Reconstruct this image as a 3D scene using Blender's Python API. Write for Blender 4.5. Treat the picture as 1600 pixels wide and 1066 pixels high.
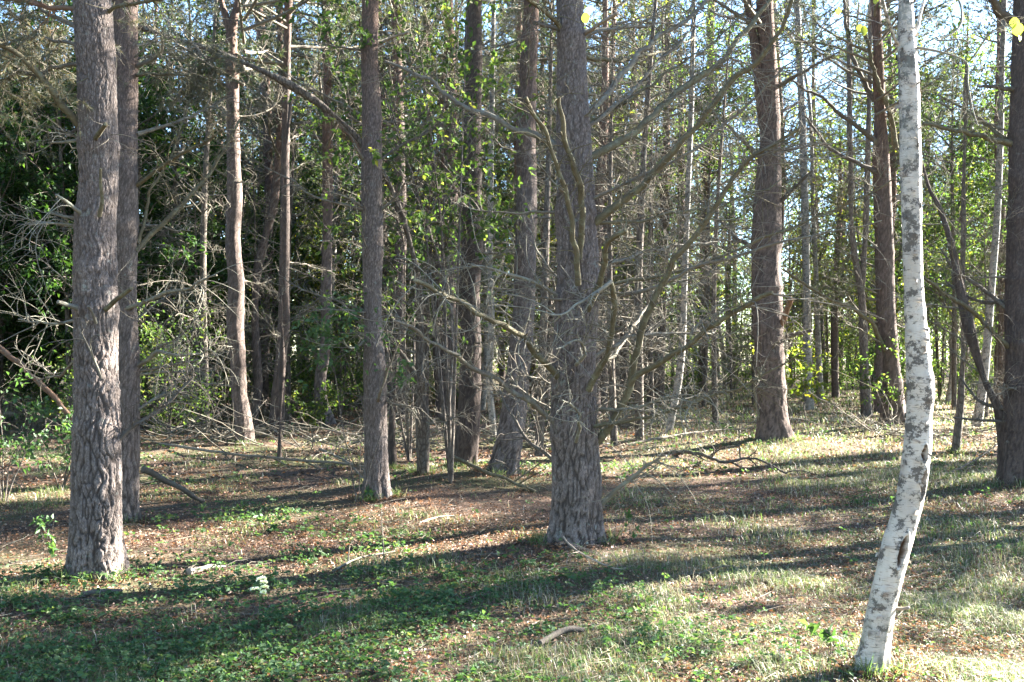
import bpy, math, random
import numpy as np
from mathutils import Vector

# ------------------------------------------------------------------ camera, sky, sun, exposure
SC = bpy.context.scene
for o in list(bpy.data.objects):
    bpy.data.objects.remove(o)
EYE, FPX, HOR = 1.6, 1600.0, 545.0
cam_d = bpy.data.cameras.new("camera")
cam = bpy.data.objects.new("camera", cam_d)
SC.collection.objects.link(cam)
cam.location = (0, 0, EYE)
cam.rotation_euler = (math.radians(90), 0, 0)
cam_d.sensor_width = 36
cam_d.lens = 36
cam_d.shift_y = (HOR - 533) / 1600.0
cam_d.clip_start = 0.1
cam_d.clip_end = 2000
SC.camera = cam

SUN_EL, SUN_AZ = math.radians(27), math.radians(26)      # azimuth from +X towards +Y
world = bpy.data.worlds.new("World")
SC.world = world
world.use_nodes = True
wn = world.node_tree
sky = wn.nodes.new("ShaderNodeTexSky")
sky.sky_type = 'NISHITA'
sky.sun_disc = False
sky.sun_elevation = SUN_EL
sky.sun_rotation = math.radians(90) - SUN_AZ
sky.altitude = 100
sky.dust_density = .25
sky.ozone_density = 4.0
wn.links.new(sky.outputs[0], wn.nodes["Background"].inputs[0])
wn.nodes["Background"].inputs[1].default_value = 0.05
sun_d = bpy.data.lights.new("sun", 'SUN')
sun_d.energy = 5.0
sun_d.angle = math.radians(0.5)
sun_d.color = (1.0, 0.965, 0.90)
sun = bpy.data.objects.new("sun", sun_d)
SC.collection.objects.link(sun)
SVEC = Vector((math.cos(SUN_EL) * math.cos(SUN_AZ), math.cos(SUN_EL) * math.sin(SUN_AZ), math.sin(SUN_EL)))
sun.rotation_euler = SVEC.to_track_quat('Z', 'Y').to_euler()
sun.location = (20, 0, 20)
SC.view_settings.view_transform = 'Standard'
SC.view_settings.look = 'None'
SC.view_settings.gamma = 1
SC.view_settings.exposure = 4.2
SC.cycles.max_bounces = 6
SC.cycles.diffuse_bounces = 4
SC.cycles.glossy_bounces = 1
SC.cycles.transmission_bounces = 3
SC.cycles.transparent_max_bounces = 4
SC.cycles.sample_clamp_indirect = 6
SC.cycles.use_denoising = True

# ------------------------------------------------------------------ numeric helpers
def rng_(s): return np.random.default_rng(s)

def h3(i, j, k, s=0):
    n = (i.astype(np.int64) * 374761393 + j.astype(np.int64) * 668265263 + k.astype(np.int64) * 2147483647 + s * 974711) & 0x7fffffff
    n = ((n ^ (n >> 13)) * 1274126177) & 0x7fffffff
    n = ((n ^ (n >> 15)) * 2246822519) & 0x7fffffff
    return ((n ^ (n >> 16)) & 0xffffff) / float(0xffffff)

def vnoise(p, s=0):
    p = np.asarray(p, float)
    f = np.floor(p)
    i = f.astype(np.int64)
    t = p - f
    t = t * t * (3 - 2 * t)
    r = 0
    for a in (0, 1):
        for b in (0, 1):
            for c in (0, 1):
                w = (t[:, 0] if a else 1 - t[:, 0]) * (t[:, 1] if b else 1 - t[:, 1]) * (t[:, 2] if c else 1 - t[:, 2])
                r = r + w * h3(i[:, 0] + a, i[:, 1] + b, i[:, 2] + c, s)
    return r

def n2(x, y, sc, s=0):
    x = np.asarray(x, float).ravel(); y = np.asarray(y, float).ravel()
    return vnoise(np.stack([x * sc, y * sc, np.zeros_like(x) + 0.37], 1), s)

def worley(p, s=0):
    f = np.floor(p).astype(np.int64)
    d1 = np.full(len(p), 9.0); d2 = np.full(len(p), 9.0); cid = np.zeros(len(p))
    for a in (-1, 0, 1):
        for b in (-1, 0, 1):
            for c in (-1, 0, 1):
                i, j, k = f[:, 0] + a, f[:, 1] + b, f[:, 2] + c
                q = np.stack([i + h3(i, j, k, s + 1), j + h3(i, j, k, s + 2), k + h3(i, j, k, s + 3)], 1)
                d = np.sqrt(((p - q) ** 2).sum(1))
                nearer = d < d1
                d2 = np.where(nearer, d1, np.minimum(d2, d))
                cid = np.where(nearer, h3(i, j, k, s + 4), cid)
                d1 = np.minimum(d1, d)
    return d1, d2, cid

def sstep(a, b, x):
    t = np.clip((x - a) / (b - a), 0, 1)
    return t * t * (3 - 2 * t)

def unit(v):
    return v / np.maximum(np.linalg.norm(v, axis=-1, keepdims=True), 1e-9)

def resample(pts, vals, n):
    """Catmull-Rom through pts (m,3) with values (m,), n samples evenly by length."""
    pts = np.asarray(pts, float); vals = np.asarray(vals, float)
    m = len(pts)
    q = np.vstack([2 * pts[0] - pts[1], pts, 2 * pts[-1] - pts[-2]])
    out, ov = [], []
    for i in range(m - 1):
        t = np.linspace(0, 1, 12, endpoint=False)[:, None]
        a, b, c, d = q[i], q[i + 1], q[i + 2], q[i + 3]
        out.append(0.5 * ((2 * b) + (c - a) * t + (2 * a - 5 * b + 4 * c - d) * t ** 2 + (3 * b - a - 3 * c + d) * t ** 3))
        ov.append(vals[i] + (vals[i + 1] - vals[i]) * t[:, 0])
    out.append(pts[-1:]); ov.append(vals[-1:])
    P = np.vstack(out); V = np.concatenate(ov)
    L = np.concatenate([[0], np.cumsum(np.linalg.norm(np.diff(P, axis=0), axis=1))])
    u = np.linspace(0, L[-1], n)
    return np.stack([np.interp(u, L, P[:, k]) for k in range(3)], 1), np.interp(u, L, V)

class MB:
    """collects vertices and faces, links ONE mesh object"""
    def __init__(s):
        s.v, s.t, s.q, s.n, s.a = [], [], [], 0, []
    def add(s, v, tris=None, quads=None, att=None):
        v = np.asarray(v, np.float32).reshape(-1, 3)
        if tris is not None and len(tris): s.t.append(np.asarray(tris, np.int64).reshape(-1, 3) + s.n)
        if quads is not None and len(quads): s.q.append(np.asarray(quads, np.int64).reshape(-1, 4) + s.n)
        s.v.append(v); s.n += len(v)
        s.a.append(np.zeros(len(v), np.float32) if att is None else np.asarray(att, np.float32))
    def tubes(s, P, R, sides=3):
        """P (K,n,3), R (K,n): K capped tubes"""
        P = np.asarray(P, float); R = np.asarray(R, float)
        if P.ndim == 2: P, R = P[None], R[None]
        K, n, _ = P.shape
        if K == 0: return
        T = unit(np.gradient(P, axis=1))
        m = unit(P[:, -1] - P[:, 0])
        ref = np.where((np.abs(m[:, 2:3]) < 0.7), np.array([[0, 0, 1.0]]), np.array([[0.9, 0.43, 0.0]]))
        A = unit(np.cross(T, ref[:, None, :])); B = np.cross(T, A)
        th = np.arange(sides) * 2 * math.pi / sides
        V = P[:, :, None, :] + R[:, :, None, None] * (A[:, :, None, :] * np.cos(th)[None, None, :, None] + B[:, :, None, :] * np.sin(th)[None, None, :, None])
        k, i, j = np.meshgrid(np.arange(K), np.arange(n - 1), np.arange(sides), indexing='ij')
        j2 = (j + 1) % sides
        b = k * n * sides
        Q = np.stack([b + i * sides + j, b + i * sides + j2, b + (i + 1) * sides + j2, b + (i + 1) * sides + j], -1).reshape(-1, 4)
        s.add(V, quads=Q)
        if sides >= 5:
            for e, sg in ((0, -1), (n - 1, 1)):
                ring = V[:, e]
                c = P[:, e] + T[:, e] * R[:, e, None] * .5 * sg
                vv = np.concatenate([ring, c[:, None]], 1)
                jj = np.arange(sides); tri = np.stack([jj, (jj + 1) % sides, np.full(sides, sides)], 1)
                if sg < 0: tri = tri[:, ::-1]
                s.add(vv, tris=(np.arange(K)[:, None, None] * (sides + 1) + tri[None]).reshape(-1, 3))
    def leaves(s, p, d, L, W, rg, fold=0.25):
        """pointed folded leaves: 4 vertices, 2 triangles each"""
        K = len(p)
        if K == 0: return
        d = unit(d)
        up = unit(rg.normal(size=(K, 3)) * 0.7 + np.array([0, 0, 1.0]))
        side = unit(np.cross(d, up)); nn = np.cross(side, d)
        L = np.broadcast_to(L, (K,))[:, None]; W = np.broadcast_to(W, (K,))[:, None]
        m = p + d * L * 0.45
        V = np.stack([p, m + side * W * 0.5 + nn * W * fold, p + d * L - nn * L * 0.08, m - side * W * 0.5 + nn * W * fold], 1)
        b = np.arange(K)[:, None] * 4
        s.add(V, tris=np.concatenate([b + [[0, 1, 2]], b + [[0, 2, 3]]]))
    def needles(s, p, d, L, W, per, rg, spread=0.9):
        K = len(p)
        if K == 0: return
        p = np.repeat(p, per, 0); d = np.repeat(unit(d), per, 0)
        d = unit(d + rg.normal(size=d.shape) * spread)
        side = unit(np.cross(d, rg.normal(size=d.shape)))
        ln = (L * rg.uniform(0.6, 1.2, len(p)))[:, None]
        V = np.stack([p - side * W * .5, p + side * W * .5, p + d * ln], 1)
        s.add(V, tris=np.arange(len(p) * 3).reshape(-1, 3))
    def build(s, name, mat, parent=None, smooth=True, attname=None):
        me = bpy.data.meshes.new(name)
        V = np.concatenate(s.v) if s.v else np.zeros((0, 3), np.float32)
        T = np.concatenate(s.t) if s.t else np.zeros((0, 3), np.int64)
        Q = np.concatenate(s.q) if s.q else np.zeros((0, 4), np.int64)
        me.vertices.add(len(V)); me.vertices.foreach_set("co", V.astype(np.float32).ravel())
        me.loops.add(len(T) * 3 + len(Q) * 4)
        me.loops.foreach_set("vertex_index", np.concatenate([T.ravel(), Q.ravel()]).astype(np.int32))
        me.polygons.add(len(T) + len(Q))
        ls = np.concatenate([np.arange(len(T)) * 3, len(T) * 3 + np.arange(len(Q)) * 4]).astype(np.int32)
        me.polygons.foreach_set("loop_start", ls)
        me.polygons.foreach_set("use_smooth", np.full(len(T) + len(Q), smooth))
        if attname:
            at = me.attributes.new(attname, 'FLOAT', 'POINT')
            at.data.foreach_set("value", np.concatenate(s.a))
        me.materials.append(mat)
        me.update(calc_edges=True)
        o = bpy.data.objects.new(name, me)
        SC.collection.objects.link(o)
        if parent is not None: o.parent = parent
        return o

def sprout(P, R, K, rg, tr, Lr, ang, droop=0.0, curl=0.0, n=6, r0=None, rt=0.3, up=0.0, tpow=1.0):
    """K children growing from the parent polylines P (M,m,3). Returns (K,n,3), (K,n) radii."""
    M, m, _ = P.shape
    idx = rg.integers(0, M, K)
    t = tr[0] + (tr[1] - tr[0]) * rg.uniform(0, 1, K) ** tpow
    f = t * (m - 1); i = np.minimum(f.astype(int), m - 2); w = (f - i)[:, None]
    base = P[idx, i] * (1 - w) + P[idx, i + 1] * w
    rb = R[idx, i] * (1 - w[:, 0]) + R[idx, i + 1] * w[:, 0]
    T = unit(P[idx, i + 1] - P[idx, i])
    perp = unit(np.cross(T, rg.normal(size=(K, 3))))
    a = np.radians(rg.uniform(ang[0], ang[1], K))[:, None]
    d = unit(T * np.cos(a) + perp * np.sin(a) + np.array([0, 0, up]))
    L = rg.uniform(Lr[0], Lr[1], K)
    cv = rg.normal(size=(K, 3)) * curl
    pts = [base]
    step = (L / (n - 1))[:, None]
    for k in range(n - 1):
        pts.append(pts[-1] + d * step)
        d = unit(d + cv / (n - 1) + np.array([0, 0, -droop / (n - 1)]) + rg.normal(size=(K, 3)) * 0.06)
    C = np.stack(pts, 1)
    r = np.minimum(rb * 0.75, r0 if r0 is not None else 1e9)
    return C, r[:, None] * np.linspace(1, rt, n)[None, :]

def along(P, K, rg, tr=(0.1, 1.0)):
    """K random points on polylines with tangents"""
    M, m, _ = P.shape
    idx = rg.integers(0, M, K)
    f = rg.uniform(tr[0], tr[1], K) * (m - 1); i = np.minimum(f.astype(int), m - 2); w = (f - i)[:, None]
    return P[idx, i] * (1 - w) + P[idx, i + 1] * w, unit(P[idx, i + 1] - P[idx, i])

# ------------------------------------------------------------------ materials
class NT:
    def __init__(s, name):
        s.m = bpy.data.materials.new(name); s.m.use_nodes = True
        s.t = s.m.node_tree; s.t.nodes.clear()
        s.out = s.t.nodes.new("ShaderNodeOutputMaterial")
    def n(s, typ, **kw):
        nd = s.t.nodes.new("ShaderNode" + typ)
        for k, v in kw.items():
            if k.startswith("p_"): setattr(nd, k[2:], v)
            else:
                key = int(k[1:]) if k[0] == "i" and k[1:].isdigit() else k.replace("_", " ")
                inp = nd.inputs[key]
                if isinstance(v, bpy.types.NodeSocket): s.t.links.new(v, inp)
                else: inp.default_value = v
        return nd
    def ramp(s, fac, stops):
        r = s.t.nodes.new("ShaderNodeValToRGB")
        e = r.color_ramp.elements
        while len(e) < len(stops): e.new(0.5)
        for el, (p, c) in zip(e, stops):
            el.position = p; el.color = (*c, 1) if len(c) == 3 else c
        s.t.links.new(fac, r.inputs[0])
        return r.outputs[0]
    def mix(s, f, a, b, mode='MIX'):
        m = s.t.nodes.new("ShaderNodeMix"); m.data_type = 'RGBA'; m.blend_type = mode
        for i, v in ((0, f), (6, a), (7, b)):
            if isinstance(v, bpy.types.NodeSocket): s.t.links.new(v, m.inputs[i])
            else: m.inputs[i].default_value = v if i == 0 else ((*v, 1) if len(v) == 3 else v)
        return m.outputs[2]
    def math(s, op, a, b=0.0, clamp=False):
        m = s.n("Math", p_operation=op, i0=a, i1=b); m.use_clamp = clamp
        return m.outputs[0]
    def noise(s, vec, scale, detail=3.0, rough=0.55):
        return s.n("TexNoise", Vector=vec, Scale=scale, Detail=detail, Roughness=rough).outputs[0]
    def mapped(s, sc, kind="Object"):
        c = s.n("TexCoord").outputs[kind]
        mp = s.n("Mapping", Vector=c); mp.inputs["Scale"].default_value = sc
        return mp.outputs[0]
    def done(s, shader):
        s.t.links.new(shader, s.out.inputs[0])
        return s.m
    def pbsdf(s, col, rough=0.9, bump=None, bstr=0.5, bdist=0.02, spec=0.15):
        kw = {}
        if bump is not None:
            kw["Normal"] = s.n("Bump", Height=bump, Strength=bstr, Distance=bdist).outputs[0]
        b = s.n("BsdfPrincipled", Base_Color=col, Roughness=rough, **kw)
        b.inputs["Specular IOR Level"].default_value = spec
        return b.outputs[0]

def hz(m):
    sep = m.n("SeparateXYZ", Vector=m.n("TexCoord").outputs["Object"])
    return sep.outputs[2]

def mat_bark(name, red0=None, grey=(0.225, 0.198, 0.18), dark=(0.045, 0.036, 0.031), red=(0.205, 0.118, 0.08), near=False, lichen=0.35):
    m = NT(name)
    ob = m.n("TexCoord").outputs["Object"]
    warp = m.noise(ob, 6.0, 3)
    base = m.mix(m.noise(ob, 9.0, 5, .65), (grey[0] * .62, grey[1] * .58, grey[2] * .56), (grey[0] * 1.25, grey[1] * 1.25, grey[2] * 1.25))
    base = m.mix(m.math('MULTIPLY', m.noise(m.mapped((3, 3, 1.2)), 2.0, 2), .55), base, (grey[0] * 1.1, grey[1] * .9, grey[2] * .8))
    if near:
        at = m.n("Attribute", p_attribute_name="plate").outputs["Fac"]
        plate = at
    else:
        v = m.n("TexVoronoi", Vector=m.mapped((1, 1, .28)), Scale=24.0, p_feature='DISTANCE_TO_EDGE').outputs["Distance"]
        plate = m.math('MULTIPLY', m.math('ADD', v, m.math('MULTIPLY', warp, .12)), 4.0, True)
    z = hz(m)
    if red0 is not None:
        f = m.math('MULTIPLY', m.math('SUBTRACT', m.math('ADD', z, m.math('MULTIPLY', warp, 2.4)), red0 + 1.2), 0.45, True)
        base = m.mix(f, base, m.mix(m.noise(ob, 14, 4), (red[0] * .6, red[1] * .7, red[2] * .8), (red[0] * 1.25, red[1] * 1.3, red[2] * 1.4)))
    col = m.mix(plate, dark, base)
    fine = m.n("TexVoronoi", Vector=m.mapped((1, 1, .4)), Scale=70.0, p_feature='DISTANCE_TO_EDGE').outputs["Distance"]
    finec = m.math('MULTIPLY', fine, 5.0, True)
    col = m.mix(m.math('MULTIPLY', m.math('SUBTRACT', 1.0, finec), .5), col, (dark[0] * 1.4, dark[1] * 1.4, dark[2] * 1.4))
    if lichen:
        lm = m.ramp(m.noise(ob, 11.0, 6, .7), [(.60, (0, 0, 0)), (.68, (1, 1, 1))])
        l2 = m.ramp(m.noise(ob, 1.6, 2), [(.42, (0, 0, 0)), (.62, (1, 1, 1))])
        col = m.mix(m.math('MULTIPLY', m.math('MULTIPLY', lm, l2), lichen * 1.6, True), col, (.27, .31, .27))
    hgt = m.math('ADD', m.math('MULTIPLY', plate, .6 if not near else .15), m.math('MULTIPLY', finec, .25))
    hgt = m.math('ADD', hgt, m.math('MULTIPLY', m.noise(ob, 60, 5, .7), .5))
    return m.done(m.pbsdf(col, .95, hgt, .8, .012, .08))

def mat_twig(name, a, b, lich=(0.30, 0.31, 0.24), lf=.5):
    m = NT(name)
    ob = m.n("TexCoord").outputs["Object"]
    col = m.mix(m.noise(ob, 7, 4), a, b)
    lm = m.ramp(m.noise(ob, 16, 4, .7), [(.5, (0, 0, 0)), (.62, (1, 1, 1))])
    col = m.mix(m.math('MULTIPLY', lm, lf), col, lich)
    return m.done(m.pbsdf(col, .95, m.noise(m.mapped((1, 1, 1)), 90, 4), .6, .006, .1))

def mat_leaf(name, stops, trans=.5, spec=.3, tint=(1.3, 1.5, .58)):
    m = NT(name)
    r = m.n("NewGeometry").outputs["Random Per Island"]
    col = m.ramp(r, stops)
    d = m.pbsdf(col, .55, spec=spec)
    tc = m.mix(1.0, col, tint, 'MULTIPLY')
    t = m.n("BsdfTranslucent", Color=tc).outputs[0]
    return m.done(m.n("MixShader", i0=trans, i1=d, i2=t).outputs[0])

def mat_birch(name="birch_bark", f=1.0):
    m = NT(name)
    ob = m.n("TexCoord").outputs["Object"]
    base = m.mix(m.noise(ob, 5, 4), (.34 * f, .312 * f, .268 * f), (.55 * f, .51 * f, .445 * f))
    stain = m.ramp(m.noise(m.mapped((1.6, 1.6, .6)), 4.5, 5, .65), [(.42, (0, 0, 0)), (.66, (1, 1, 1))])
    base = m.mix(m.math('MULTIPLY', stain, .6), base, (.235 * f, .21 * f, .175 * f))
    base = m.mix(m.math('MULTIPLY', m.ramp(m.noise(m.mapped((1, 1, 6)), 7, 4, .65), [(.45, (0, 0, 0)), (.7, (1, 1, 1))]), .45), base, (.50, .42, .33))
    lent = m.ramp(m.noise(m.mapped((6, 6, 60)), 3.6, 3, .55), [(.585, (0, 0, 0)), (.68, (1, 1, 1))])
    col = m.mix(m.math('MULTIPLY', lent, .85), base, (.10, .085, .07))
    big = m.ramp(m.math('ADD', m.noise(m.mapped((5, 5, 6)), 2.6, 7, .78), m.math('MULTIPLY', m.math('SUBTRACT', hz(m), 2.0), .009)), [(.515, (0, 0, 0)), (.56, (1, 1, 1))])
    col = m.mix(m.math('MULTIPLY', big, .9), col, (.065, .058, .05))
    lz = m.math('MULTIPLY', m.math('SUBTRACT', hz(m), 1.9), .8, True)
    lich = m.ramp(m.noise(ob, 13, 6, .75), [(.5, (0, 0, 0)), (.57, (1, 1, 1))])
    col = m.mix(m.math('MULTIPLY', lich, m.math('MULTIPLY', lz, .75)), col, (.15, .16, .14))
    bz = m.math('MULTIPLY', m.math('SUBTRACT', .42, hz(m)), 2.2, True)
    bl = m.ramp(m.noise(ob, 10, 5, .7), [(.47, (0, 0, 0)), (.56, (1, 1, 1))])
    col = m.mix(m.math('MULTIPLY', bl, bz), col, (.12, .12, .085))
    at = m.n("Attribute", p_attribute_name="plate").outputs["Fac"]
    col = m.mix(at, col, (.09, .055, .032))
    hg = m.math('SUBTRACT', m.noise(m.mapped((5, 5, 30)), 4, 4, .6), m.math('MULTIPLY', big, .4))
    return m.done(m.pbsdf(col, .75, hg, .5, .006, .25))

def mat_ground():
    m = NT("forest_soil")
    ob = m.n("TexCoord").outputs["Object"]
    a = m.mix(m.noise(ob, 6, 6, .7), (.05, .037, .028), (.15, .10, .072))
    needle = m.ramp(m.noise(ob, 55, 5, .75), [(.35, (.045, .035, .028)), (.55, (.145, .10, .072)), (.72, (.27, .20, .15))])
    col = m.mix(.6, a, needle)
    gm = m.ramp(m.noise(ob, .55, 5, .62), [(.44, (0, 0, 0)), (.60, (1, 1, 1))])
    col = m.mix(m.math('MULTIPLY', gm, .6), col, m.mix(m.noise(ob, 30, 4, .7), (.045, .062, .025), (.12, .14, .06)))
    return m.done(m.pbsdf(col, 1.0, m.noise(ob, 28, 6, .75), .9, .04, .05))

M = {}
M['bark_front'] = mat_bark("grey_pine_bark", near=True, lichen=.45)
M['bark_near'] = mat_bark("pine_bark", red0=3.0, near=True, lichen=.25)
M['bark_red'] = mat_bark("red_pine_bark", red0=4.2, grey=(.185, .15, .13), near=True, lichen=.2)
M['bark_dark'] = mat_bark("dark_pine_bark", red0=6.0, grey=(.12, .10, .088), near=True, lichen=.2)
M['bark_far'] = mat_bark("far_pine_bark", red0=4.0, grey=(.15, .125, .11), lichen=.3)
M['bark_broad'] = mat_bark("broadleaf_bark", grey=(.17, .155, .13), lichen=.5)
M['birch'] = mat_birch()
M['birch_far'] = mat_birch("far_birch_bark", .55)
M['twig_grey'] = mat_twig("dead_grey_twigs", (.09, .075, .058), (.18, .155, .12), (.22, .225, .175))
M['twig_pale'] = mat_twig("pale_lichened_twigs", (.11, .098, .075), (.22, .20, .155), (.25, .265, .20), .5)
M['twig_olive'] = mat_twig("olive_branch_bark", (.06, .05, .031), (.15, .127, .08), (.19, .195, .13), .45)
M['twig_red'] = mat_twig("reddish_branch_bark", (.11, .065, .042), (.22, .13, .085), (.18, .16, .12), .25)
M['twig_dark'] = mat_twig("dark_branch_bark", (.06, .05, .04), (.12, .10, .08), (.16, .17, .13), .3)
M['wood_pale'] = mat_twig("bleached_dead_wood", (.20, .155, .115), (.34, .28, .22), (.26, .25, .19), .3)
M['leaf'] = mat_leaf("green_leaves", [(0, (.038, .066, .024)), (.5, (.065, .10, .036)), (.85, (.11, .145, .05)), (1, (.22, .20, .06))], .6)
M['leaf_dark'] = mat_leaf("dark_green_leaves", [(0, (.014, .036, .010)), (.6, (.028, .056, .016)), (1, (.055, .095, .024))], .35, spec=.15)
M['leaf_yellow'] = mat_leaf("yellowing_and_sunlit_leaves", [(0, (.07, .10, .02)), (.5, (.12, .15, .03)), (.85, (.20, .19, .03)), (1, (.30, .20, .035))], .6)
M['leaf_bright'] = mat_leaf("bright_yellow_leaves", [(0, (.22, .25, .05)), (1, (.33, .33, .07))], .45)
M['leaf_elder'] = mat_leaf("elder_leaves", [(0, (.045, .085, .035)), (.6, (.065, .12, .05)), (1, (.10, .155, .06))], .4)
M['needle'] = mat_leaf("pine_needles", [(0, (.035, .048, .026)), (.55, (.06, .075, .042)), (.85, (.085, .10, .052)), (1, (.16, .115, .065))], .25)
M['needle_grey'] = mat_leaf("sparse_dry_needles", [(0, (.07, .075, .05)), (.5, (.11, .115, .075)), (.8, (.16, .14, .095)), (1, (.22, .14, .075))], .3, tint=(1.15, 1.2, .7))
M['grass'] = mat_leaf("grass_blades", [(0, (.055, .10, .028)), (.45, (.10, .155, .045)), (.75, (.17, .20, .075)), (1, (.36, .33, .21))], .4, tint=(1.15, 1.2, .78))
M['straw'] = mat_leaf("dry_grass", [(0, (.17, .135, .095)), (.5, (.30, .25, .18)), (1, (.50, .45, .35))], .25, tint=(1.1, 1.05, .85))
M['herb'] = mat_leaf("herb_leaves", [(0, (.04, .075, .034)), (.5, (.07, .125, .055)), (.85, (.11, .165, .075)), (1, (.20, .20, .09))], .4, spec=.15)
M['litter'] = mat_leaf("fallen_leaves", [(0, (.06, .038, .027)), (.4, (.13, .074, .048)), (.7, (.225, .122, .074)), (.85, (.32, .195, .125)), (.94, (.36, .15, .055)), (1, (.46, .39, .31))], .2, tint=(1.1, 1.0, .7))
M['ground'] = mat_ground()
M['flower'] = mat_leaf("white_petals", [(0, (.7, .7, .62)), (1, (.82, .82, .76))], .3)
M['hollow'] = mat_twig("rotten_wood", (.05, .028, .016), (.13, .07, .038), (.09, .05, .03), .3)
M['moss'] = mat_leaf("moss", [(0, (.06, .09, .015)), (1, (.13, .15, .03))], .2)

# ------------------------------------------------------------------ things
def tag(o, label=None, cat=None, group=None, kind=None):
    if label: o["label"] = label
    if cat: o["category"] = cat
    if group: o["group"] = group
    if kind: o["kind"] = kind
    return o

def empty(name, loc, label, cat, group=None):
    o = bpy.data.objects.new(name, None)
    o.empty_display_size = .2
    SC.collection.objects.link(o)
    o.location = loc
    return tag(o, label, cat, group)

CH = {}
def copy_tree(root):
    r = root.copy(); SC.collection.objects.link(r)
    for ch in root.children:
        c = ch.copy(); SC.collection.objects.link(c); c.parent = r
        for g in ch.children:
            d = g.copy(); SC.collection.objects.link(d); d.parent = c
    return r

# ------------------------------------------------------------------ terrain
MOUNDS = []     # x, y, height, sigma
def hgt(x, y):
    x = np.asarray(x, float); y = np.asarray(y, float); sh = x.shape
    h = (n2(x, y, .35, 5) - .5).reshape(sh) * .10 + (n2(x, y, 1.3, 6) - .5).reshape(sh) * .05
    h = h * sstep(2.0, 6.0, np.abs(y)) 
    for mx, my, mh, ms in MOUNDS:
        h = h + mh * np.exp(-((x - mx) ** 2 + (y - my) ** 2) / (2 * ms * ms))
    return h
def hg1(x, y): return float(hgt(np.array([x]), np.array([y]))[0])

def W(px, py, Y): return np.array([(px - 800) / FPX * Y, Y, EYE + (HOR - py) / FPX * Y])
def base_y(py, hm=0.0): return (EYE - hm) * FPX / (py - HOR)

# ------------------------------------------------------------------ trunk surface
def trunk_mb(path, rad, sides, step, amp, seed, nodes=(), lobes=5, flare=.12, plate_sc=22., zfine=2.6, smoothbark=False, hollows=()):
    L = np.linalg.norm(np.diff(path, axis=0), axis=1).sum()
    n = max(12, int(L / step))
    P, R = resample(path, rad, n)
    T = unit(np.gradient(P, axis=0))
    A = unit(np.cross(T, np.array([[0., 1., 0.]]))); B = np.cross(T, A)
    th = np.arange(sides) * 2 * math.pi / sides
    ct, st = np.cos(th), np.sin(th)
    z = P[:, 2]
    Rg = np.repeat(R[:, None], sides, 1)
    rg = rng_(seed)
    ph = rg.uniform(0, 6.28, 4)
    fl = np.exp(-np.maximum(z, 0) / .22)[:, None] * flare
    Rg = Rg * (1 + fl * (np.cos(lobes * th + ph[0])[None] * .6 + np.cos((lobes + 3) * th + ph[1])[None] * .4))
    for nz, ns, na in nodes:
        Rg = Rg * (1 + na * np.exp(-((z - nz) / ns) ** 2)[:, None] * (1 + .3 * np.cos(3 * th + nz * 7))[None])
    V = P[:, None] + Rg[..., None] * (A[:, None] * ct[None, :, None] + B[:, None] * st[None, :, None])
    flat = V.reshape(-1, 3)
    pl = np.ones(len(flat))
    low = vnoise(flat * np.array([4, 4, 1.5]), seed) - .5
    if smoothbark:
        disp = low * .012 + (vnoise(flat * np.array([18, 18, 30]), seed + 3) - .5) * .004
        pl = np.zeros(len(flat))
        for (hz_, hth, hh, hw) in hollows:
            tt = np.broadcast_to(th[None], Rg.shape); dt = (tt - hth + math.pi) % (2 * math.pi) - math.pi
            zz = np.broadcast_to(z[:, None], Rg.shape)
            m = (((zz - hz_) / hh) ** 2 + (dt * Rg / hw) ** 2).ravel()
            disp = disp - .035 * np.clip(1.25 - m, 0, 1) ** .7 + .010 * np.exp(-((m - 1.7) / .5) ** 2)
            pl = np.maximum(pl, sstep(1.25, .95, m))
    elif amp > 0:
        wq = flat + (np.stack([vnoise(flat * 9, seed + k) for k in (11, 12, 13)], 1) - .5) * .05
        d1, d2, cid = worley(wq * np.array([plate_sc, plate_sc, plate_sc * .12]), seed)
        pl = sstep(.02, .19, d2 - d1)
        d1b, d2b, cidb = worley(wq * np.array([plate_sc * 2.1, plate_sc * 2.1, plate_sc * .7]), seed + 40)
        plb = sstep(.02, .35, d2b - d1b)
        zf = np.exp(-np.maximum(flat[:, 2], 0) / zfine)
        disp = low * .05 + amp * zf * (pl - .6 + (cid - .5) * .35) + amp * .35 * (plb - .6)
        pl = np.clip(pl * zf + (1 - zf) * (.35 + .65 * plb), 0, 1) * (.72 + .28 * plb) * (.86 + .14 * cid)
    else:
        disp = low * .02
    Nrm = (A[:, None] * ct[None, :, None] + B[:, None] * st[None, :, None]).reshape(-1, 3)
    flat = flat + Nrm * disp[:, None]
    mb = MB()
    i, j = np.meshgrid(np.arange(n - 1), np.arange(sides), indexing='ij'); j2 = (j + 1) % sides
    Q = np.stack([i * sides + j, i * sides + j2, (i + 1) * sides + j2, (i + 1) * sides + j], -1).reshape(-1, 4)
    mb.add(flat, quads=Q, att=pl)
    return mb, P, R

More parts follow.
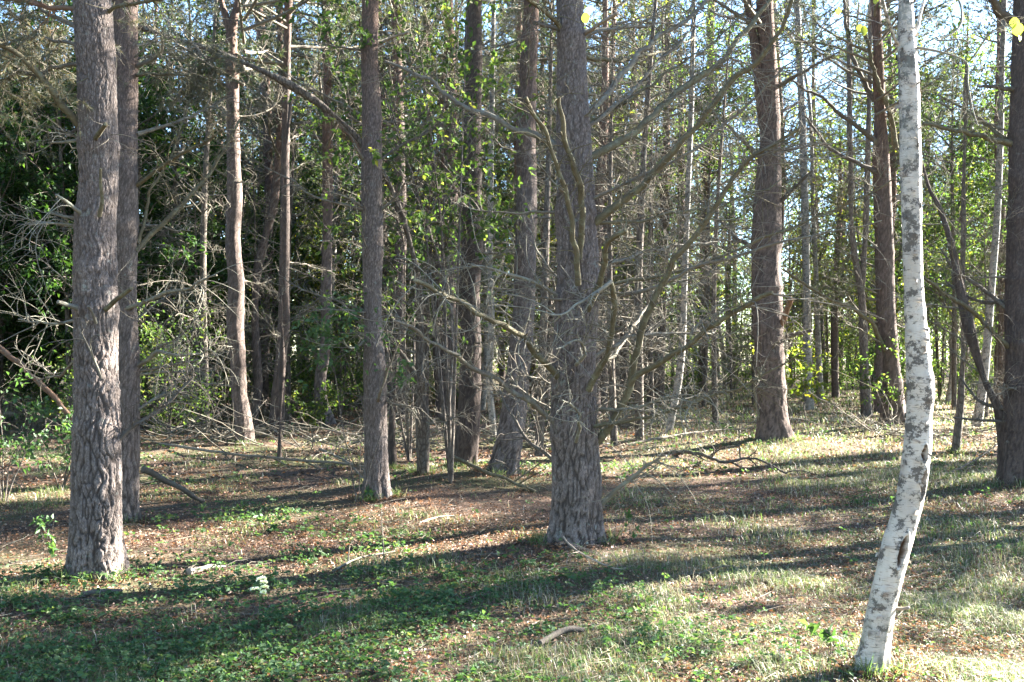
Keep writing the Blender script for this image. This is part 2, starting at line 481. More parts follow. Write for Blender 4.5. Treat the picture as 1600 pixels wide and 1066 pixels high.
# ------------------------------------------------------------------ crowns of the tall pines (shared meshes)
def pine_crown_mesh(seed, z0, z1, nbr, lmax, per=9):
    rg = rng_(seed)
    tr = np.stack([np.zeros(30), np.zeros(30), np.linspace(z0, z1, 30)], 1)[None]
    rt = np.linspace(.11, .02, 30)[None]
    B, RB = [], []
    for k in range(nbr):
        t = (k + rg.uniform(0, 1)) / nbr
        L = lmax * (1 - .75 * t ** 1.5) * rg.uniform(.6, 1.1)
        p, r = sprout(tr, rt, 1, rg, (t, t), (L, L), (60, 88), droop=-.25, curl=.3, n=8, r0=.032, rt=.25)
        B.append(p); RB.append(r)
    B = np.concatenate(B); RB = np.concatenate(RB)
    T1, R1 = sprout(B, RB, nbr * 11, rg, (.3, 1), (.35, 1.0), (25, 65), droop=-.2, curl=.4, n=5, r0=.010)
    T2, R2 = sprout(T1, R1, nbr * 30, rg, (.3, 1), (.15, .45), (20, 60), droop=-.2, curl=.4, n=4, r0=.005)
    mbw = MB(); mbw.tubes(B, RB, 5); mbw.tubes(T1, R1, 3); mbw.tubes(T2, R2, 3)
    mbn = MB()
    p, d = along(T2, nbr * 110, rg, (.3, 1)); mbn.needles(p, d, .085, .010, per, rg, .75)
    p, d = along(T1, nbr * 30, rg, (.5, 1)); mbn.needles(p, d, .085, .010, per, rg, .75)
    return mbw, mbn

CROWNS = []
def get_crown(k):
    """crown wood and needles for a pine, as mesh data shared between trees"""
    while len(CROWNS) < 3:
        s = len(CROWNS)
        w, nd = pine_crown_mesh(700 + s, (5.6, 6.4, 5.9)[s], (14.2, 15.0, 13.5)[s], (44, 38, 48)[s], (2.7, 3.0, 2.4)[s])
        a = w.build("crown", M['twig_grey']); b = nd.build("needles", M['needle'])
        CROWNS.append((a.data, b.data))
        bpy.data.objects.remove(a); bpy.data.objects.remove(b)
    return CROWNS[k % 3]

def add_crown(root, k, x, y, zoff, sc, rot):
    w, nd = get_crown(k)
    a = bpy.data.objects.new("crown", w); SC.collection.objects.link(a); a.parent = root
    b = bpy.data.objects.new("needles", nd); SC.collection.objects.link(b); b.parent = a
    a.location = (x, y, zoff); a.rotation_euler = (0, 0, rot); a.scale = (sc, sc, 1)
    return a

# ------------------------------------------------------------------ a tree drawn from its measured outline
def branch_obj(root, org, axis3, r0, r1, rg, mat, mtw, twigs=10, tl=(.15, .6), droop=.5, curl=.95, t3=3, needles=0, nmat=None, sub=True, name="branch", r2=.0045, sides=7, tpow=.8):
    P, R = resample(axis3, np.linspace(r0, r1, len(axis3)), 26)
    P = P - org
    ln = np.linalg.norm(P[-1] - P[0]); ks = int(rg.integers(1e6)); fade = np.clip(np.linspace(0, 1, 26) * 4, 0, 1)[:, None]
    P = P + fade * ((np.stack([vnoise(P * 2.6 + k, ks) for k in (1, 5, 9)], 1) - .5) * .035 * min(ln, 2.0) + (np.stack([vnoise(P * 9 + k, ks) for k in (2, 6, 8)], 1) - .5) * .034 * min(ln, 1.5))
    sub = sub and twigs >= 24
    mb = MB(); 
    wob = (vnoise(P * 6 + 3, int(rg.integers(1e6))) - .5)
    mb.tubes(P, R * (1 + wob * .3), sides)
    if r0 > .009 and ln > .5:
        C, RC = sprout(P[None], R[None], int(9 + 9 * ln), rg, (.08, .9), (.015, .09), (45, 95), n=3, r0=.006, rt=.75, up=.1); mb.tubes(C, RC, 5)
    tw = MB() if sub else mb
    if twigs:
        T1, R1 = sprout(P[None], R[None], twigs, rg, (.12, 1), tl, (25, 75), droop=droop, curl=curl, n=7, r0=r2, rt=.4, tpow=tpow)
        tw.tubes(T1, R1, 4 if r2 > .004 else 3)
        if t3:
            T2, R2 = sprout(T1, R1, twigs * t3, rg, (.15, 1), (tl[0] * .4, tl[1] * .55), (25, 80), droop=droop * 1.3, curl=curl * 1.4, n=5, r0=r2 * .62, rt=.5)
            tw.tubes(T2, R2, 3)
            if needles:
                nb = MB(); p, d = along(np.concatenate([T2[:, [0, 1, 2, 3, 4]], T1[:, [0, 2, 3, 5, 6]]]), twigs * t3 * needles, rg, (.3, 1)); nb.needles(p, d, .06, .004, 8, rg, .8)
    o = mb.build(name, mat, root)
    if twigs and sub:
        tw.build("twigs", mtw, o)
    if twigs and t3 and needles:
        nb.build("needles", nmat or M['needle_grey'], o)
    return o

FG, WID = {}, {}
def peel(b, sides):
    """papery curls of loose bark standing off the birch's trunk"""
    rg = rng_(66); co = b.v[0].reshape(-1, sides, 3).astype(float); cen = co.mean(1)
    for k in range(150):
        r = int(rg.integers(24, 330)); c0 = int(rg.integers(0, sides)); nw = int(rg.integers(4, 12)); nh = int(rg.integers(2, 4))
        lift = rg.uniform(.005, .02); V = []; sg = rg.choice([-1, 1])
        for a in range(nw):
            cc = (c0 + sg * a) % sides; e = a / (nw - 1)
            for h in range(nh):
                i_ = min(r + h, len(co) - 1); p = co[i_, cc]; o_ = p - cen[i_]; o_ = o_ / np.linalg.norm(o_)
                V.append(p + o_ * (.0012 + lift * e ** 2.2) + np.array([0, 0, rg.uniform(-1, 1) * .002 - e * e * lift * .5]))
        Q = [(a * nh + h, (a + 1) * nh + h, (a + 1) * nh + h + 1, a * nh + h + 1) for a in range(nw - 1) for h in range(nh - 1)]
        b.add(V, quads=Q, att=np.repeat(np.linspace(.05, rg.uniform(.2, .75), nw), nh))

def drawn_tree(key, name, path,  label, cat, bark, hm=.06, H=14., mound_s=.7, sides=48, step=.03, amp=.006, seed=1, nodes=(), group=None,
               crown=0, lean=0., branches=(), auto=(0, 0, 0), smooth=False, hollows=(), plate_sc=24., forks=(), autotw='twig_grey', Yoff=None, zfine=2.6, flare=.18, crown_sc=1.0, autolen=(.4, 1.5), Ybase=None, side=(0, 0, 0, 0, 0)):
    px, py, w = path[0]
    Y = Ybase or base_y(py, hm)
    org = W(px, py, Y)
    MOUNDS.append((org[0], org[1], hm, mound_s))
    FG[key] = dict(org=org, Y=Y); WID[key] = w / 2 / FPX * Y
    root = empty(name, org, label, cat, group)
    pts, rad = [], []
    p0 = np.array([0, 0, -.25]); pts.append(p0); rad.append(w / 2 / FPX * Y * 1.08)
    n = len(path)
    for i, (x, y, ww) in enumerate(path):
        yy = Y + lean * i / max(1, n - 1)
        pts.append(W(x, y, yy) - org); rad.append(ww / 2 / FPX * yy)
    d = unit(pts[-1] - pts[-3]); d = unit(d * .5 + np.array([0, 0, .8]))
    zt = pts[-1][2]; rl = rad[-1]
    if H > zt + .5:
        for k in range(1, 5):
            f = k / 4
            pts.append(pts[len(path)] + d * (H - zt) * f * (1 / max(d[2], .3)) * np.array([.55, .55, 1]))
            rad.append(rl * (1 - .85 * f))
    pts = np.array(pts); rad = np.array(rad)
    rn = rng_(seed + 900)
    whorl = [a for a, *_ in nodes]
    if not smooth and H > 6:
        zz = .7 + rn.uniform(0, .4); auton = []
        while zz < min(H - 3, 8):
            if all(abs(zz - a) > .3 for a in whorl): auton.append((zz, rn.uniform(.04, .08), rn.uniform(.04, .10)))
            zz += rn.uniform(.45, .8)
        nodes = tuple(nodes) + tuple(auton); whorl = [a for a, *_ in nodes]
    mb, P, R = trunk_mb(pts, rad, sides, step, amp, seed, nodes, smoothbark=smooth, hollows=hollows, plate_sc=plate_sc, zfine=zfine, flare=flare)
    if hollows: peel(mb, sides)
    trunk = mb.build("trunk", bark, root, attname="plate")
    rg = rng_(seed * 7 + 1)
    for fk in forks:     # a second stem: list of (px,py,w)
        q = [W(x, y, Y + lean) - org for x, y, _ in fk]; rr = [ww / 2 / FPX * Y for *_, ww in fk]
        if H > 6:
            q.append(q[-1] + np.array([(q[-1] - q[-2])[0] * .6, .1, 3.0])); rr.append(rr[-1] * .5)
        fb, _, _ = trunk_mb(np.array(q), np.array(rr), max(16, sides // 2), step * 1.3, amp * .7, seed + 5, plate_sc=plate_sc, smoothbark=smooth)
        fb.build("stem", bark, root, attname="plate")
    if crown is not None:
        top = P[-1]
        k = P[np.argmin(np.abs(P[:, 2] - 9.0))] if P[-1][2] > 9 else P[-1]
        add_crown(root, crown, k[0], k[1], -org[2], crown_sc, seed * 1.7)
    for br in branches:
        pts2, tip, w0, w1, opt = br
        m = len(pts2)
        cl = np.concatenate([[0], np.cumsum(np.hypot(np.diff([p[0] for p in pts2]), np.diff([p[1] for p in pts2])))]); cl = cl / cl[-1]
        s0 = opt.get('off', 0.0)
        ax = np.array([W(x, y, Y + s0 + (tip - s0) * cl[i]) for i, (x, y) in enumerate(pts2)])
        o = {k: v for k, v in opt.items() if k not in ('off', 'mat', 'tmat')}
        branch_obj(root, org, ax, w0 / 2 / FPX * Y, w1 / 2 / FPX * Y, rg, M[opt.get('mat', 'twig_olive')], M[opt.get('tmat', 'twig_grey')], **o)
    ns, slo, shi, sa0, sa1 = side      # longer dead boughs on one side of the trunk
    for k in range(ns):
        z = slo + (shi - slo) * (k + rg.uniform(0, 1)) / ns
        if whorl: z = min(whorl, key=lambda a: abs(a - z)) + rg.normal() * .04
        i = int(np.argmin(np.abs(P[:, 2] - z))); a = math.radians(rg.uniform(sa0, sa1)); L = rg.uniform(1.3, 2.6); el = rg.uniform(-.05, .75)
        dv = np.array([math.cos(a) * math.cos(el), math.sin(a) * math.cos(el), math.sin(el)]); q = [P[i] + org]
        for s_ in range(5):
            q.append(q[-1] + dv * L / 5); dv = unit(dv + rg.normal(size=3) * .10 + np.array([0, 0, .03]))
        branch_obj(root, org, np.array(q), rg.uniform(.014, .022), .005, rg, M[('twig_olive', 'twig_grey')[k % 2]], M['twig_grey'], twigs=13, sub=True, tl=(.15, .75), t3=3, r2=.004, curl=.8)
    na, zlo, zhi = auto
    for k in range(na):
        z = zlo + (zhi - zlo) * (k + rg.uniform(0, 1)) / na
        if whorl: z = min(whorl, key=lambda a: abs(a - z)) + rg.normal() * .03
        i = int(np.argmin(np.abs(P[:, 2] - z)))
        a = rg.uniform(0, 6.283)
        L = rg.uniform(*autolen)
        el = rg.uniform(-.15, .7)
        dv = np.array([math.cos(a) * math.cos(el), math.sin(a) * math.cos(el), math.sin(el)])
        q = [P[i] + org]
        for s in range(5):
            q.append(q[-1] + dv * L / 5); dv = unit(dv + rg.normal(size=3) * .12 + np.array([0, 0, .04]))
        r0 = min(R[i] * .22, .006 + .008 * L)
        branch_obj(root, org, np.array(q), r0, .0025, rg, M[autotw], M[autotw], twigs=int(5 + 8 * L), tl=(.12, .5), sub=False, sides=5, t3=2, r2=.0035)
    return root

D = dict
# ---- front pine with stubs (far left)
drawn_tree('A', 'pine_tree', [(148, 893, 88), (148, 850, 78), (150, 790, 72), (151, 700, 69), (150, 600, 64), (150, 500, 62), (148, 400, 61), (147, 340, 62), (151, 290, 60), (152, 200, 61), (152, 120, 60), (146, 0, 58), (144, -120, 54)],
    "stout grey pine nearest on the far left, with broken stubs and pale lichen", "pine tree", M['bark_front'], hm=.05, sides=150, step=.011, amp=.016, seed=3, plate_sc=31, zfine=3.2,
    nodes=((2.1, .05, .05), (1.82, .06, .07), (1.28, .05, .05), (1.0, .05, .04), (2.95, .06, .06)), crown=0, flare=.22,
    branches=[
        ([(130, 205), (118, 190), (91, 155), (68, 125), (34, 91), (0, 71), (-40, 55)], -.5, 14, 7, D(mat='twig_olive', twigs=22, tl=(.2, .7), needles=7, t3=4)),
        ([(120, 16), (68, 7), (17, 0), (-40, -10)], .4, 9, 5, D(mat='twig_red', twigs=16, tl=(.2, .7), needles=10)),
        ([(122, 42), (68, 17), (20, -20)], .6, 8, 4, D(mat='twig_grey', twigs=16, tl=(.2, .7), needles=10)),
        ([(122, 70), (80, 62), (30, 60), (-20, 62)], .5, 6, 3, D(mat='twig_grey', twigs=24, tl=(.2, .7), needles=10)),
        ([(120, 100), (70, 110), (20, 118), (-30, 140)], .9, 7, 3, D(mat='twig_grey', twigs=24, tl=(.25, .8), needles=9)),
        ([(149, 216), (156, 206), (165, 194)], -.35, 8, 6, D(mat='twig_olive', twigs=0, off=-.13)),
        ([(155, 338), (159, 315), (157, 263)], -.28, 7, 4, D(mat='twig_olive', twigs=0, off=-.13)),
        ([(128, 334), (108, 318), (88, 304)], -.3, 8, 4, D(mat='twig_pale', twigs=3, off=-.1)),
        ([(124, 342), (100, 338), (80, 333)], .1, 6, 4, D(mat='twig_grey', twigs=3)),
        ([(122, 352), (80, 349), (47, 351)], -.2, 5, 2, D(mat='twig_pale', twigs=6)),
        ([(162, 24), (189, 10), (253, 0)], -.4, 8, 4, D(mat='twig_olive', twigs=10, needles=2)),
        ([(128, 484), (110, 478), (90, 472)], -.3, 9, 7, D(mat='twig_pale', twigs=0, off=-.1)),
        ([(164, 484), (184, 467), (203, 452)], -.4, 8, 6, D(mat='twig_olive', twigs=0, off=-.1)),
        ([(122, 500), (81, 506), (30, 500)], .3, 5, 3, D(mat='twig_pale', twigs=10)),
        ([(150, 505), (145, 490), (138, 478)], -.3, 5, 4, D(mat='twig_grey', twigs=0, off=-.17)),
        ([(120, 560), (90, 590), (60, 570), (30, 545)], .5, 5, 2, D(mat='twig_grey', twigs=5)),
        ([(158, 592), (152, 570), (140, 545), (128, 520)], -.24, 4, 2, D(mat='twig_grey', twigs=3, off=-.17)),
        ([(182, 690), (215, 660), (250, 640), (300, 590)], .2, 7, 3, D(mat='twig_dark', twigs=10)),
        ([(120, 220), (100, 222), (76, 223)], .1, 5, 3, D(mat='twig_pale', twigs=3)),
    ], auto=(5, 1.8, 4.3), autolen=(.2, .5))
# ---- second pine behind it
drawn_tree('B', 'pine_tree', [(202, 812, 36), (201, 780, 30), (200, 700, 32), (200, 600, 31), (200, 500, 32), (198, 420, 34), (197, 370, 38), (197, 250, 33), (196, 120, 35), (194, 0, 36), (192, -120, 33)],
    "slimmer pine pressed close behind the stout stub-branched pine, long dead boughs reaching sideways", "pine tree", M['bark_near'], hm=.05, sides=72, step=.022, amp=.009, seed=5, plate_sc=30, crown=1,
    nodes=((1.35, .06, .06), (2.7, .06, .06), (4.15, .07, .05), (2.65, .04, .05)),
    branches=[
        ([(186, 490), (236, 466), (287, 448), (338, 431)], -.6, 8, 3, D(mat='twig_pale', tmat='twig_pale', twigs=16)),
        ([(212, 392), (262, 345), (304, 297), (345, 240), (375, 189)], .5, 9, 4, D(mat='twig_olive', twigs=14)),
        ([(216, 573), (247, 553), (290, 555), (330, 545)], -.5, 7, 2, D(mat='twig_pale', tmat='twig_pale', twigs=14)),
        ([(182, 679), (243, 644), (307, 586)], -.5, 8, 3, D(mat='twig_dark', twigs=10)),
        ([(210, 118), (250, 117), (297, 115)], -.4, 6, 3, D(mat='twig_olive', twigs=10)),
        ([(212, 105), (250, 82), (252, 50)], -.3, 7, 3, D(mat='twig_grey', twigs=14)),
        ([(213, 72), (235, 68)], .1, 5, 3, D(mat='twig_pale', twigs=2)),
        ([(214, 210), (250, 198), (300, 178), (350, 155)], .6, 8, 3, D(mat='twig_grey', twigs=18)),
        ([(214, 290), (260, 255), (300, 230), (350, 205)], -.5, 7, 3, D(mat='twig_olive', twigs=16)),
        ([(216, 585), (260, 583), (300, 580)], .3, 5, 2, D(mat='twig_pale', tmat='twig_pale', twigs=12)),
        ([(216, 640), (250, 618), (276, 612)], .3, 5, 2, D(mat='twig_pale', twigs=10)),
        ([(216, 380), (232, 300), (270, 240), (285, 190)], .2, 6, 2, D(mat='twig_olive', twigs=12)),
    ], auto=(12, .8, 5))
# ---- forked pine
drawn_tree('C', 'pine_tree', [(383, 693, 32), (380, 650, 27), (373, 600, 24), (368, 520, 24), (369, 450, 22), (365, 380, 22), (366, 300, 21), (365, 200, 20), (363, 120, 19), (362, 50, 17), (372, 0, 11), (378, -60, 9)],
    "slender forked pine whose trunk splits in a narrow fork near the picture top", "pine tree", M['bark_red'], hm=.05, sides=40, step=.035, amp=.008, seed=7, plate_sc=26, crown=2,
    forks=[[(362, 55, 14), (352, 25, 12), (345, 0, 11), (338, -60, 10)]], auto=(14, .8, 6.5))
# ---- a group of slim trees right of it
drawn_tree('D1', 'pine_tree', [(395, 660, 16), (404, 600, 15), (398, 500, 12), (403, 420, 12), (415, 370, 13), (430, 300, 12), (437, 150, 11), (437, 0, 10), (437, -80, 9)],
    "thin reddish pine stem bending sideways in the middle, right beside the forked pine", "pine tree", M['bark_red'], hm=.04, sides=28, step=.05, amp=.005, seed=9, crown=0, auto=(10, .8, 7))
drawn_tree('D2', 'pine_tree', [(431, 682, 26), (436, 600, 20), (443, 500, 17), (446, 350, 16), (447, 200, 14), (450, 50, 13), (451, -60, 12)],
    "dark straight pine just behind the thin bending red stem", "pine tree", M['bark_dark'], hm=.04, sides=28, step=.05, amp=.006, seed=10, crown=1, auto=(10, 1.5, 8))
drawn_tree('D3', 'pine_tree', [(410, 640, 18), (413, 500, 16), (420, 350, 15), (418, 200, 15), (411, 90, 14), (402, 0, 13), (398, -60, 12)],
    "slim pine curving slightly, mostly hidden behind the thin bending red stem", "pine tree", M['bark_red'], hm=.03, sides=24, step=.06, amp=.006, seed=11, crown=2, auto=(8, 2, 10))
drawn_tree('E', 'sapling', [(436, 728, 7), (438, 650, 6), (441, 560, 6), (440, 450, 6), (439, 350, 5), (445, 250, 4), (455, 150, 3)],
    "pencil-thin dark dead sapling standing upright before the slim red pines", "sapling", M['bark_dark'], hm=.02, H=0, sides=12, step=.06, amp=.002, seed=12, crown=None, auto=(12, .8, 4), autolen=(.2, .8))
drawn_tree('F', 'pine_tree', [(512, 664, 26), (503, 630, 22), (501, 590, 20), (508, 540, 16), (511, 400, 15), (512, 250, 14), (510, 100, 12), (508, -40, 11)],
    "slim pine with swollen bowed base, between forked pine and straight lilac-grey pine", "pine tree", M['bark_near'], hm=.04, sides=28, step=.05, amp=.006, seed=13, crown=0, auto=(12, 1, 8))
# ---- straight lilac-grey pine
drawn_tree('G', 'pine_tree', [(589, 780, 44), (588, 740, 36), (587, 650, 33), (585, 560, 30), (584, 500, 29), (582, 400, 31), (581, 300, 30), (580, 200, 30), (577, 100, 29), (579, 0, 28), (580, -100, 26)],
    "straight lilac-grey pine with a clean round trunk and small dark branch collars", "pine tree", M['bark_near'], hm=.06, sides=80, step=.022, amp=.008, seed=15, plate_sc=34, crown=1, zfine=1.2,
    nodes=((1.0, .05, .05), (1.9, .06, .05), (2.9, .07, .05), (3.9, .07, .05), (4.6, .07, .05)),
    branches=[
        ([(570, 252), (555, 225), (530, 200)], .5, 7, 4, D(mat='twig_red', twigs=6)),
        ([(594, 68), (612, 58), (637, 50)], -.4, 5, 4, D(mat='wood_pale', twigs=0)),
        ([(572, 63), (564, 45), (562, 30)], -.4, 5, 2, D(mat='twig_dark', twigs=3)),
        ([(594, 250), (620, 232), (660, 210), (700, 190)], .4, 5, 3, D(mat='twig_dark', twigs=9)),
        ([(572, 258), (552, 225)], -.3, 5, 3, D(mat='twig_grey', twigs=3)),
        ([(594, 330), (615, 310), (640, 275)], -.4, 5, 2, D(mat='twig_grey', twigs=8)),
        ([(572, 328), (545, 310), (520, 300)], -.4, 5, 2, D(mat='twig_grey', twigs=8)),
        ([(598, 625), (620, 632), (660, 640)], -.4, 5, 2, D(mat='twig_grey', twigs=8)),
        ([(573, 530), (550, 545), (535, 530)], -.4, 4, 2, D(mat='twig_pale', twigs=6)),
    ], auto=(12, .5, 5))
# ---- leaning thin tree with its long bent top
drawn_tree('I', 'bent_tree', [(662, 755, 24), (661, 720, 19), (660, 640, 17), (657, 550, 14), (656, 460, 13), (642, 385, 11), (618, 310, 10), (590, 258, 9.5), (540, 196, 8.5), (480, 149, 8), (422, 117, 7), (351, 86, 6), (277, 61, 5), (213, 41, 3)],
    "thin tree whose long bare top bends over in an arch behind the straight lilac-grey pine", "bare tree", M['bark_broad'], hm=.05, H=0, sides=24, step=.04, amp=.004, seed=17, crown=None, lean=-2.0, auto=(22, .6, 5), autolen=(.3, 1.1),
    branches=[([(655, 620), (645, 585), (632, 560), (620, 545)], -.3, 12, 6, D(mat='twig_dark', twigs=8)),
              ([(352, 87), (330, 95), (300, 112), (290, 140)], -1.9, 5, 2, D(mat='twig_grey', twigs=26, tl=(.2, .6), needles=8, off=-1.7)),
              ([(300, 68), (320, 90), (335, 110)], -1.9, 5, 2, D(mat='twig_grey', twigs=26, tl=(.2, .6), needles=8, off=-1.8))])
drawn_tree('H', 'pine_tree', [(628, 662, 20), (626, 560, 17), (624, 450, 16), (626, 350, 17), (622, 200, 18), (620, 80, 18), (618, 0, 17), (617, -60, 16)],
    "dark slim pine half hidden beside the straight lilac-grey pine", "pine tree", M['bark_dark'], hm=.03, sides=28, step=.06, amp=.007, seed=18, crown=2, auto=(10, 1, 9))
drawn_tree('H2', 'tree_stump_stem', [(614, 742, 14), (612, 690, 12), (613, 640, 10), (618, 590, 8), (622, 540, 5)],
    "short dark dead stem against the foot of the straight lilac-grey pine", "dead stem", M['bark_dark'], hm=.03, H=0, sides=16, step=.04, amp=.004, seed=19, crown=None, auto=(6, .4, 1.5), autolen=(.2, .6))
drawn_tree('J', 'pine_tree', [(697, 652, 29), (699, 600, 25), (702, 500, 24), (704, 400, 23), (705, 250, 21), (703, 100, 19), (700, 0, 17), (699, -50, 16)],
    "pine with warm sunlit flank, between bent bare tree and dark broad pine", "pine tree", M['bark_red'], hm=.05, sides=36, step=.05, amp=.010, seed=21, crown=0, auto=(16, .8, 9))
drawn_tree('K', 'pine_tree', [(724, 742, 44), (728, 700, 39), (733, 620, 36), (735, 540, 33), (733, 450, 31), (737, 380, 32), (737, 300, 30), (739, 200, 29), (742, 100, 28), (742, 0, 26), (743, -80, 24)],
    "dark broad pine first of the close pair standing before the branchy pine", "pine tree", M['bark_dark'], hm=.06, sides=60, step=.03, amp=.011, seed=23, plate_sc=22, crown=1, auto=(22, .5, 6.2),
    branches=[([(752, 420), (780, 400), (810, 395)], -.4, 5, 2, D(mat='twig_pale', twigs=8))])
drawn_tree('L', 'pine_tree', [(786, 750, 54), (790, 720, 47), (802, 660, 44), (808, 600, 39), (816, 520, 36), (821, 430, 35), (822, 330, 34), (823, 200, 30), (826, 90, 28), (829, 0, 26), (831, -80, 24)],
    "leaning pine with a splayed slanting foot, second of the close pair beside the branchy pine", "pine tree", M['bark_near'], hm=.08, sides=60, step=.03, amp=.010, seed=25, plate_sc=24, crown=2, auto=(16, .5, 6.2))
# ---- branchy pine, centre
TP = D(mat='twig_olive', twigs=24, tl=(.2, .8))
drawn_tree('M', 'pine_tree', [(897, 846, 92), (898, 815, 82), (900, 760, 77), (898, 700, 73), (897, 640, 70), (898, 580, 67), (900, 520, 66), (904, 450, 64), (903, 400, 62), (899, 340, 60), (899, 280, 57), (897, 200, 53), (894, 100, 49), (890, 0, 45), (888, -100, 42)],
    "big grey pine in mid scene bristling with long dead boughs and curled twigs", "pine tree", M['bark_front'], hm=.10, mound_s=.9, sides=130, step=.013, amp=.015, seed=27, plate_sc=31, crown=0, zfine=3.2, flare=.22,
    nodes=((.85, .06, .05), (1.25, .07, .05), (1.9, .07, .06), (2.55, .07, .05), (3.2, .07, .05), (3.9, .07, .05)),
    branches=[
        ([(920, 248), (996, 203), (1060, 138), (1121, 95), (1171, 37), (1205, 0), (1230, -40)], .6, 13, 6, D(mat='twig_olive', twigs=34, tl=(.2, .8))),
        ([(915, 182), (940, 155), (969, 118), (1020, 68), (1065, 35), (1114, 0), (1150, -30)], 1.0, 11, 5, D(mat='twig_grey', twigs=26, tl=(.2, .8))),
        ([(920, 356), (979, 304), (1037, 250), (1065, 222), (1111, 169), (1178, 91), (1219, 40), (1236, 0)], -.9, 13, 5, D(mat='twig_olive', twigs=40, tl=(.2, .8))),
        ([(925, 700), (945, 676), (972, 637), (1000, 553), (1016, 492), (1043, 434), (1075, 370), (1127, 314), (1161, 270), (1195, 233), (1246, 192)], -1.2, 14, 4, D(mat='twig_olive', twigs=56, tl=(.2, .9))),
        ([(985, 600), (1000, 582), (1065, 547), (1121, 505), (1188, 465), (1212, 455)], -1.5, 10, 5, D(mat='twig_olive', twigs=26, off=-.4, tl=(.2, .8))),
        ([(903, 445), (902, 417), (897, 352), (890, 320), (871, 257), (847, 196), (824, 152)], -1.0, 10, 5, D(mat='twig_olive', twigs=12, off=-.2)),
        ([(905, 405), (908, 340), (902, 280), (881, 203), (876, 152)], -.8, 11, 6, D(mat='twig_olive', twigs=12, off=-.2)),
        ([(918, 485), (935, 450), (942, 428), (952, 380), (979, 357)], -.8, 11, 7, D(mat='twig_olive', twigs=8, off=-.2)),
        ([(920, 610), (925, 597), (952, 539), (962, 468), (952, 438)], -.9, 11, 7, D(mat='twig_olive', twigs=8, off=-.2)),
        ([(955, 440), (935, 455), (905, 472), (880, 490), (862, 492)], -1.3, 6, 2, D(mat='twig_pale', tmat='twig_pale', twigs=7, off=-.9)),
        ([(885, 610), (864, 580), (821, 539), (767, 502), (716, 468), (655, 441)], -1.2, 11, 6, D(mat='twig_olive', tmat='twig_pale', twigs=30)),
        ([(885, 672), (844, 644), (787, 600), (733, 566), (682, 539), (614, 499)], -1.0, 9, 4, D(mat='twig_grey', twigs=32)),
        ([(880, 745), (868, 722), (830, 690), (800, 650), (780, 610)], .8, 8, 3, D(mat='twig_dark', twigs=12)),
        ([(880, 238), (851, 216), (810, 203), (766, 179), (719, 155), (665, 122), (604, 101)], .8, 12, 5, D(mat='twig_grey', twigs=30)),
        ([(885, 52), (851, 17), (827, 0), (800, -20)], -.6, 9, 6, D(mat='twig_olive', twigs=12)),
        ([(882, 47), (868, 44), (836, 35)], -.3, 8, 6, D(mat='twig_dark', twigs=2)),
        ([(912, 55), (935, 38), (963, 22)], -.5, 7, 5, D(mat='wood_pale', twigs=2)),
        ([(930, 800), (942, 787), (969, 763), (1000, 736), (1030, 713)], -.3, 11, 4, D(mat='twig_pale', tmat='twig_pale', twigs=16)),
        ([(884, 472), (824, 438), (766, 418), (735, 410)], -.6, 6, 3, D(mat='twig_pale', tmat='twig_pale', twigs=16)),
        ([(925, 560), (980, 530), (1040, 520), (1110, 515)], .6, 7, 3, D(mat='twig_grey', twigs=24)),
        ([(925, 430), (980, 400), (1050, 385), (1120, 380)], .8, 7, 3, D(mat='twig_grey', twigs=24)),
        ([(925, 640), (980, 640), (1040, 625), (1090, 630)], -.8, 6, 2, D(mat='twig_pale', tmat='twig_pale', twigs=22)),
        ([(900, 690), (905, 660), (900, 640), (880, 625)], -1.0, 6, 2, D(mat='twig_pale', tmat='twig_pale', twigs=7, off=-.25)),
        ([(900, 570), (915, 550), (900, 535), (870, 545)], -1.0, 6, 2, D(mat='twig_pale', tmat='twig_pale', twigs=7, off=-.25)),
    ], auto=(20, .6, 4.6), autolen=(.3, 1.1), side=(10, .9, 4.2, -50, 60))
# ---- red-topped twin pine
drawn_tree('N', 'pine_tree', [(1210, 688, 60), (1207, 660, 48), (1205, 620, 42), (1203, 560, 43), (1200, 510, 46), (1198, 450, 47), (1197, 380, 44), (1199, 300, 40), (1203, 200, 33), (1200, 100, 29), (1196, 0, 26), (1194, -60, 24)],
    "red-barked pine on a low sunny mound, two stems side by side at the top", "pine tree", M['bark_red'], hm=.16, mound_s=1.1, sides=64, step=.035, amp=.012, seed=29, plate_sc=20, crown=1, zfine=3,
    forks=[[(1194, 200, 15), (1187, 130, 14), (1178, 60, 13), (1168, 0, 12), (1163, -50, 11)]],
    branches=[
        ([(1212, 520), (1224, 500), (1236, 466)], -.5, 11, 8, D(mat='twig_red', twigs=0)),
        ([(1220, 528), (1245, 522), (1269, 516)], -.3, 8, 5, D(mat='twig_dark', twigs=3)),
        ([(1210, 138), (1253, 115), (1313, 81)], -.4, 8, 3, D(mat='twig_dark', twigs=12)),
        ([(1210, 180), (1235, 168), (1256, 156)], .3, 6, 4, D(mat='twig_dark', twigs=4)),
        ([(1215, 240), (1260, 228), (1310, 225)], .6, 6, 3, D(mat='twig_grey', twigs=14)),
        ([(1182, 240), (1150, 210), (1115, 175)], -.6, 7, 3, D(mat='twig_grey', twigs=16)),
        ([(1180, 390), (1150, 370), (1120, 340)], .6, 8, 3, D(mat='twig_dark', twigs=14)),
        ([(1215, 320), (1250, 285), (1270, 265)], -.6, 7, 3, D(mat='twig_dark', twigs=12)),
        ([(1186, 660), (1180, 600), (1192, 570)], -.6, 4, 2, D(mat='twig_pale', twigs=8)),
    ], auto=(22, 1, 8.5), autolen=(.5, 1.8))
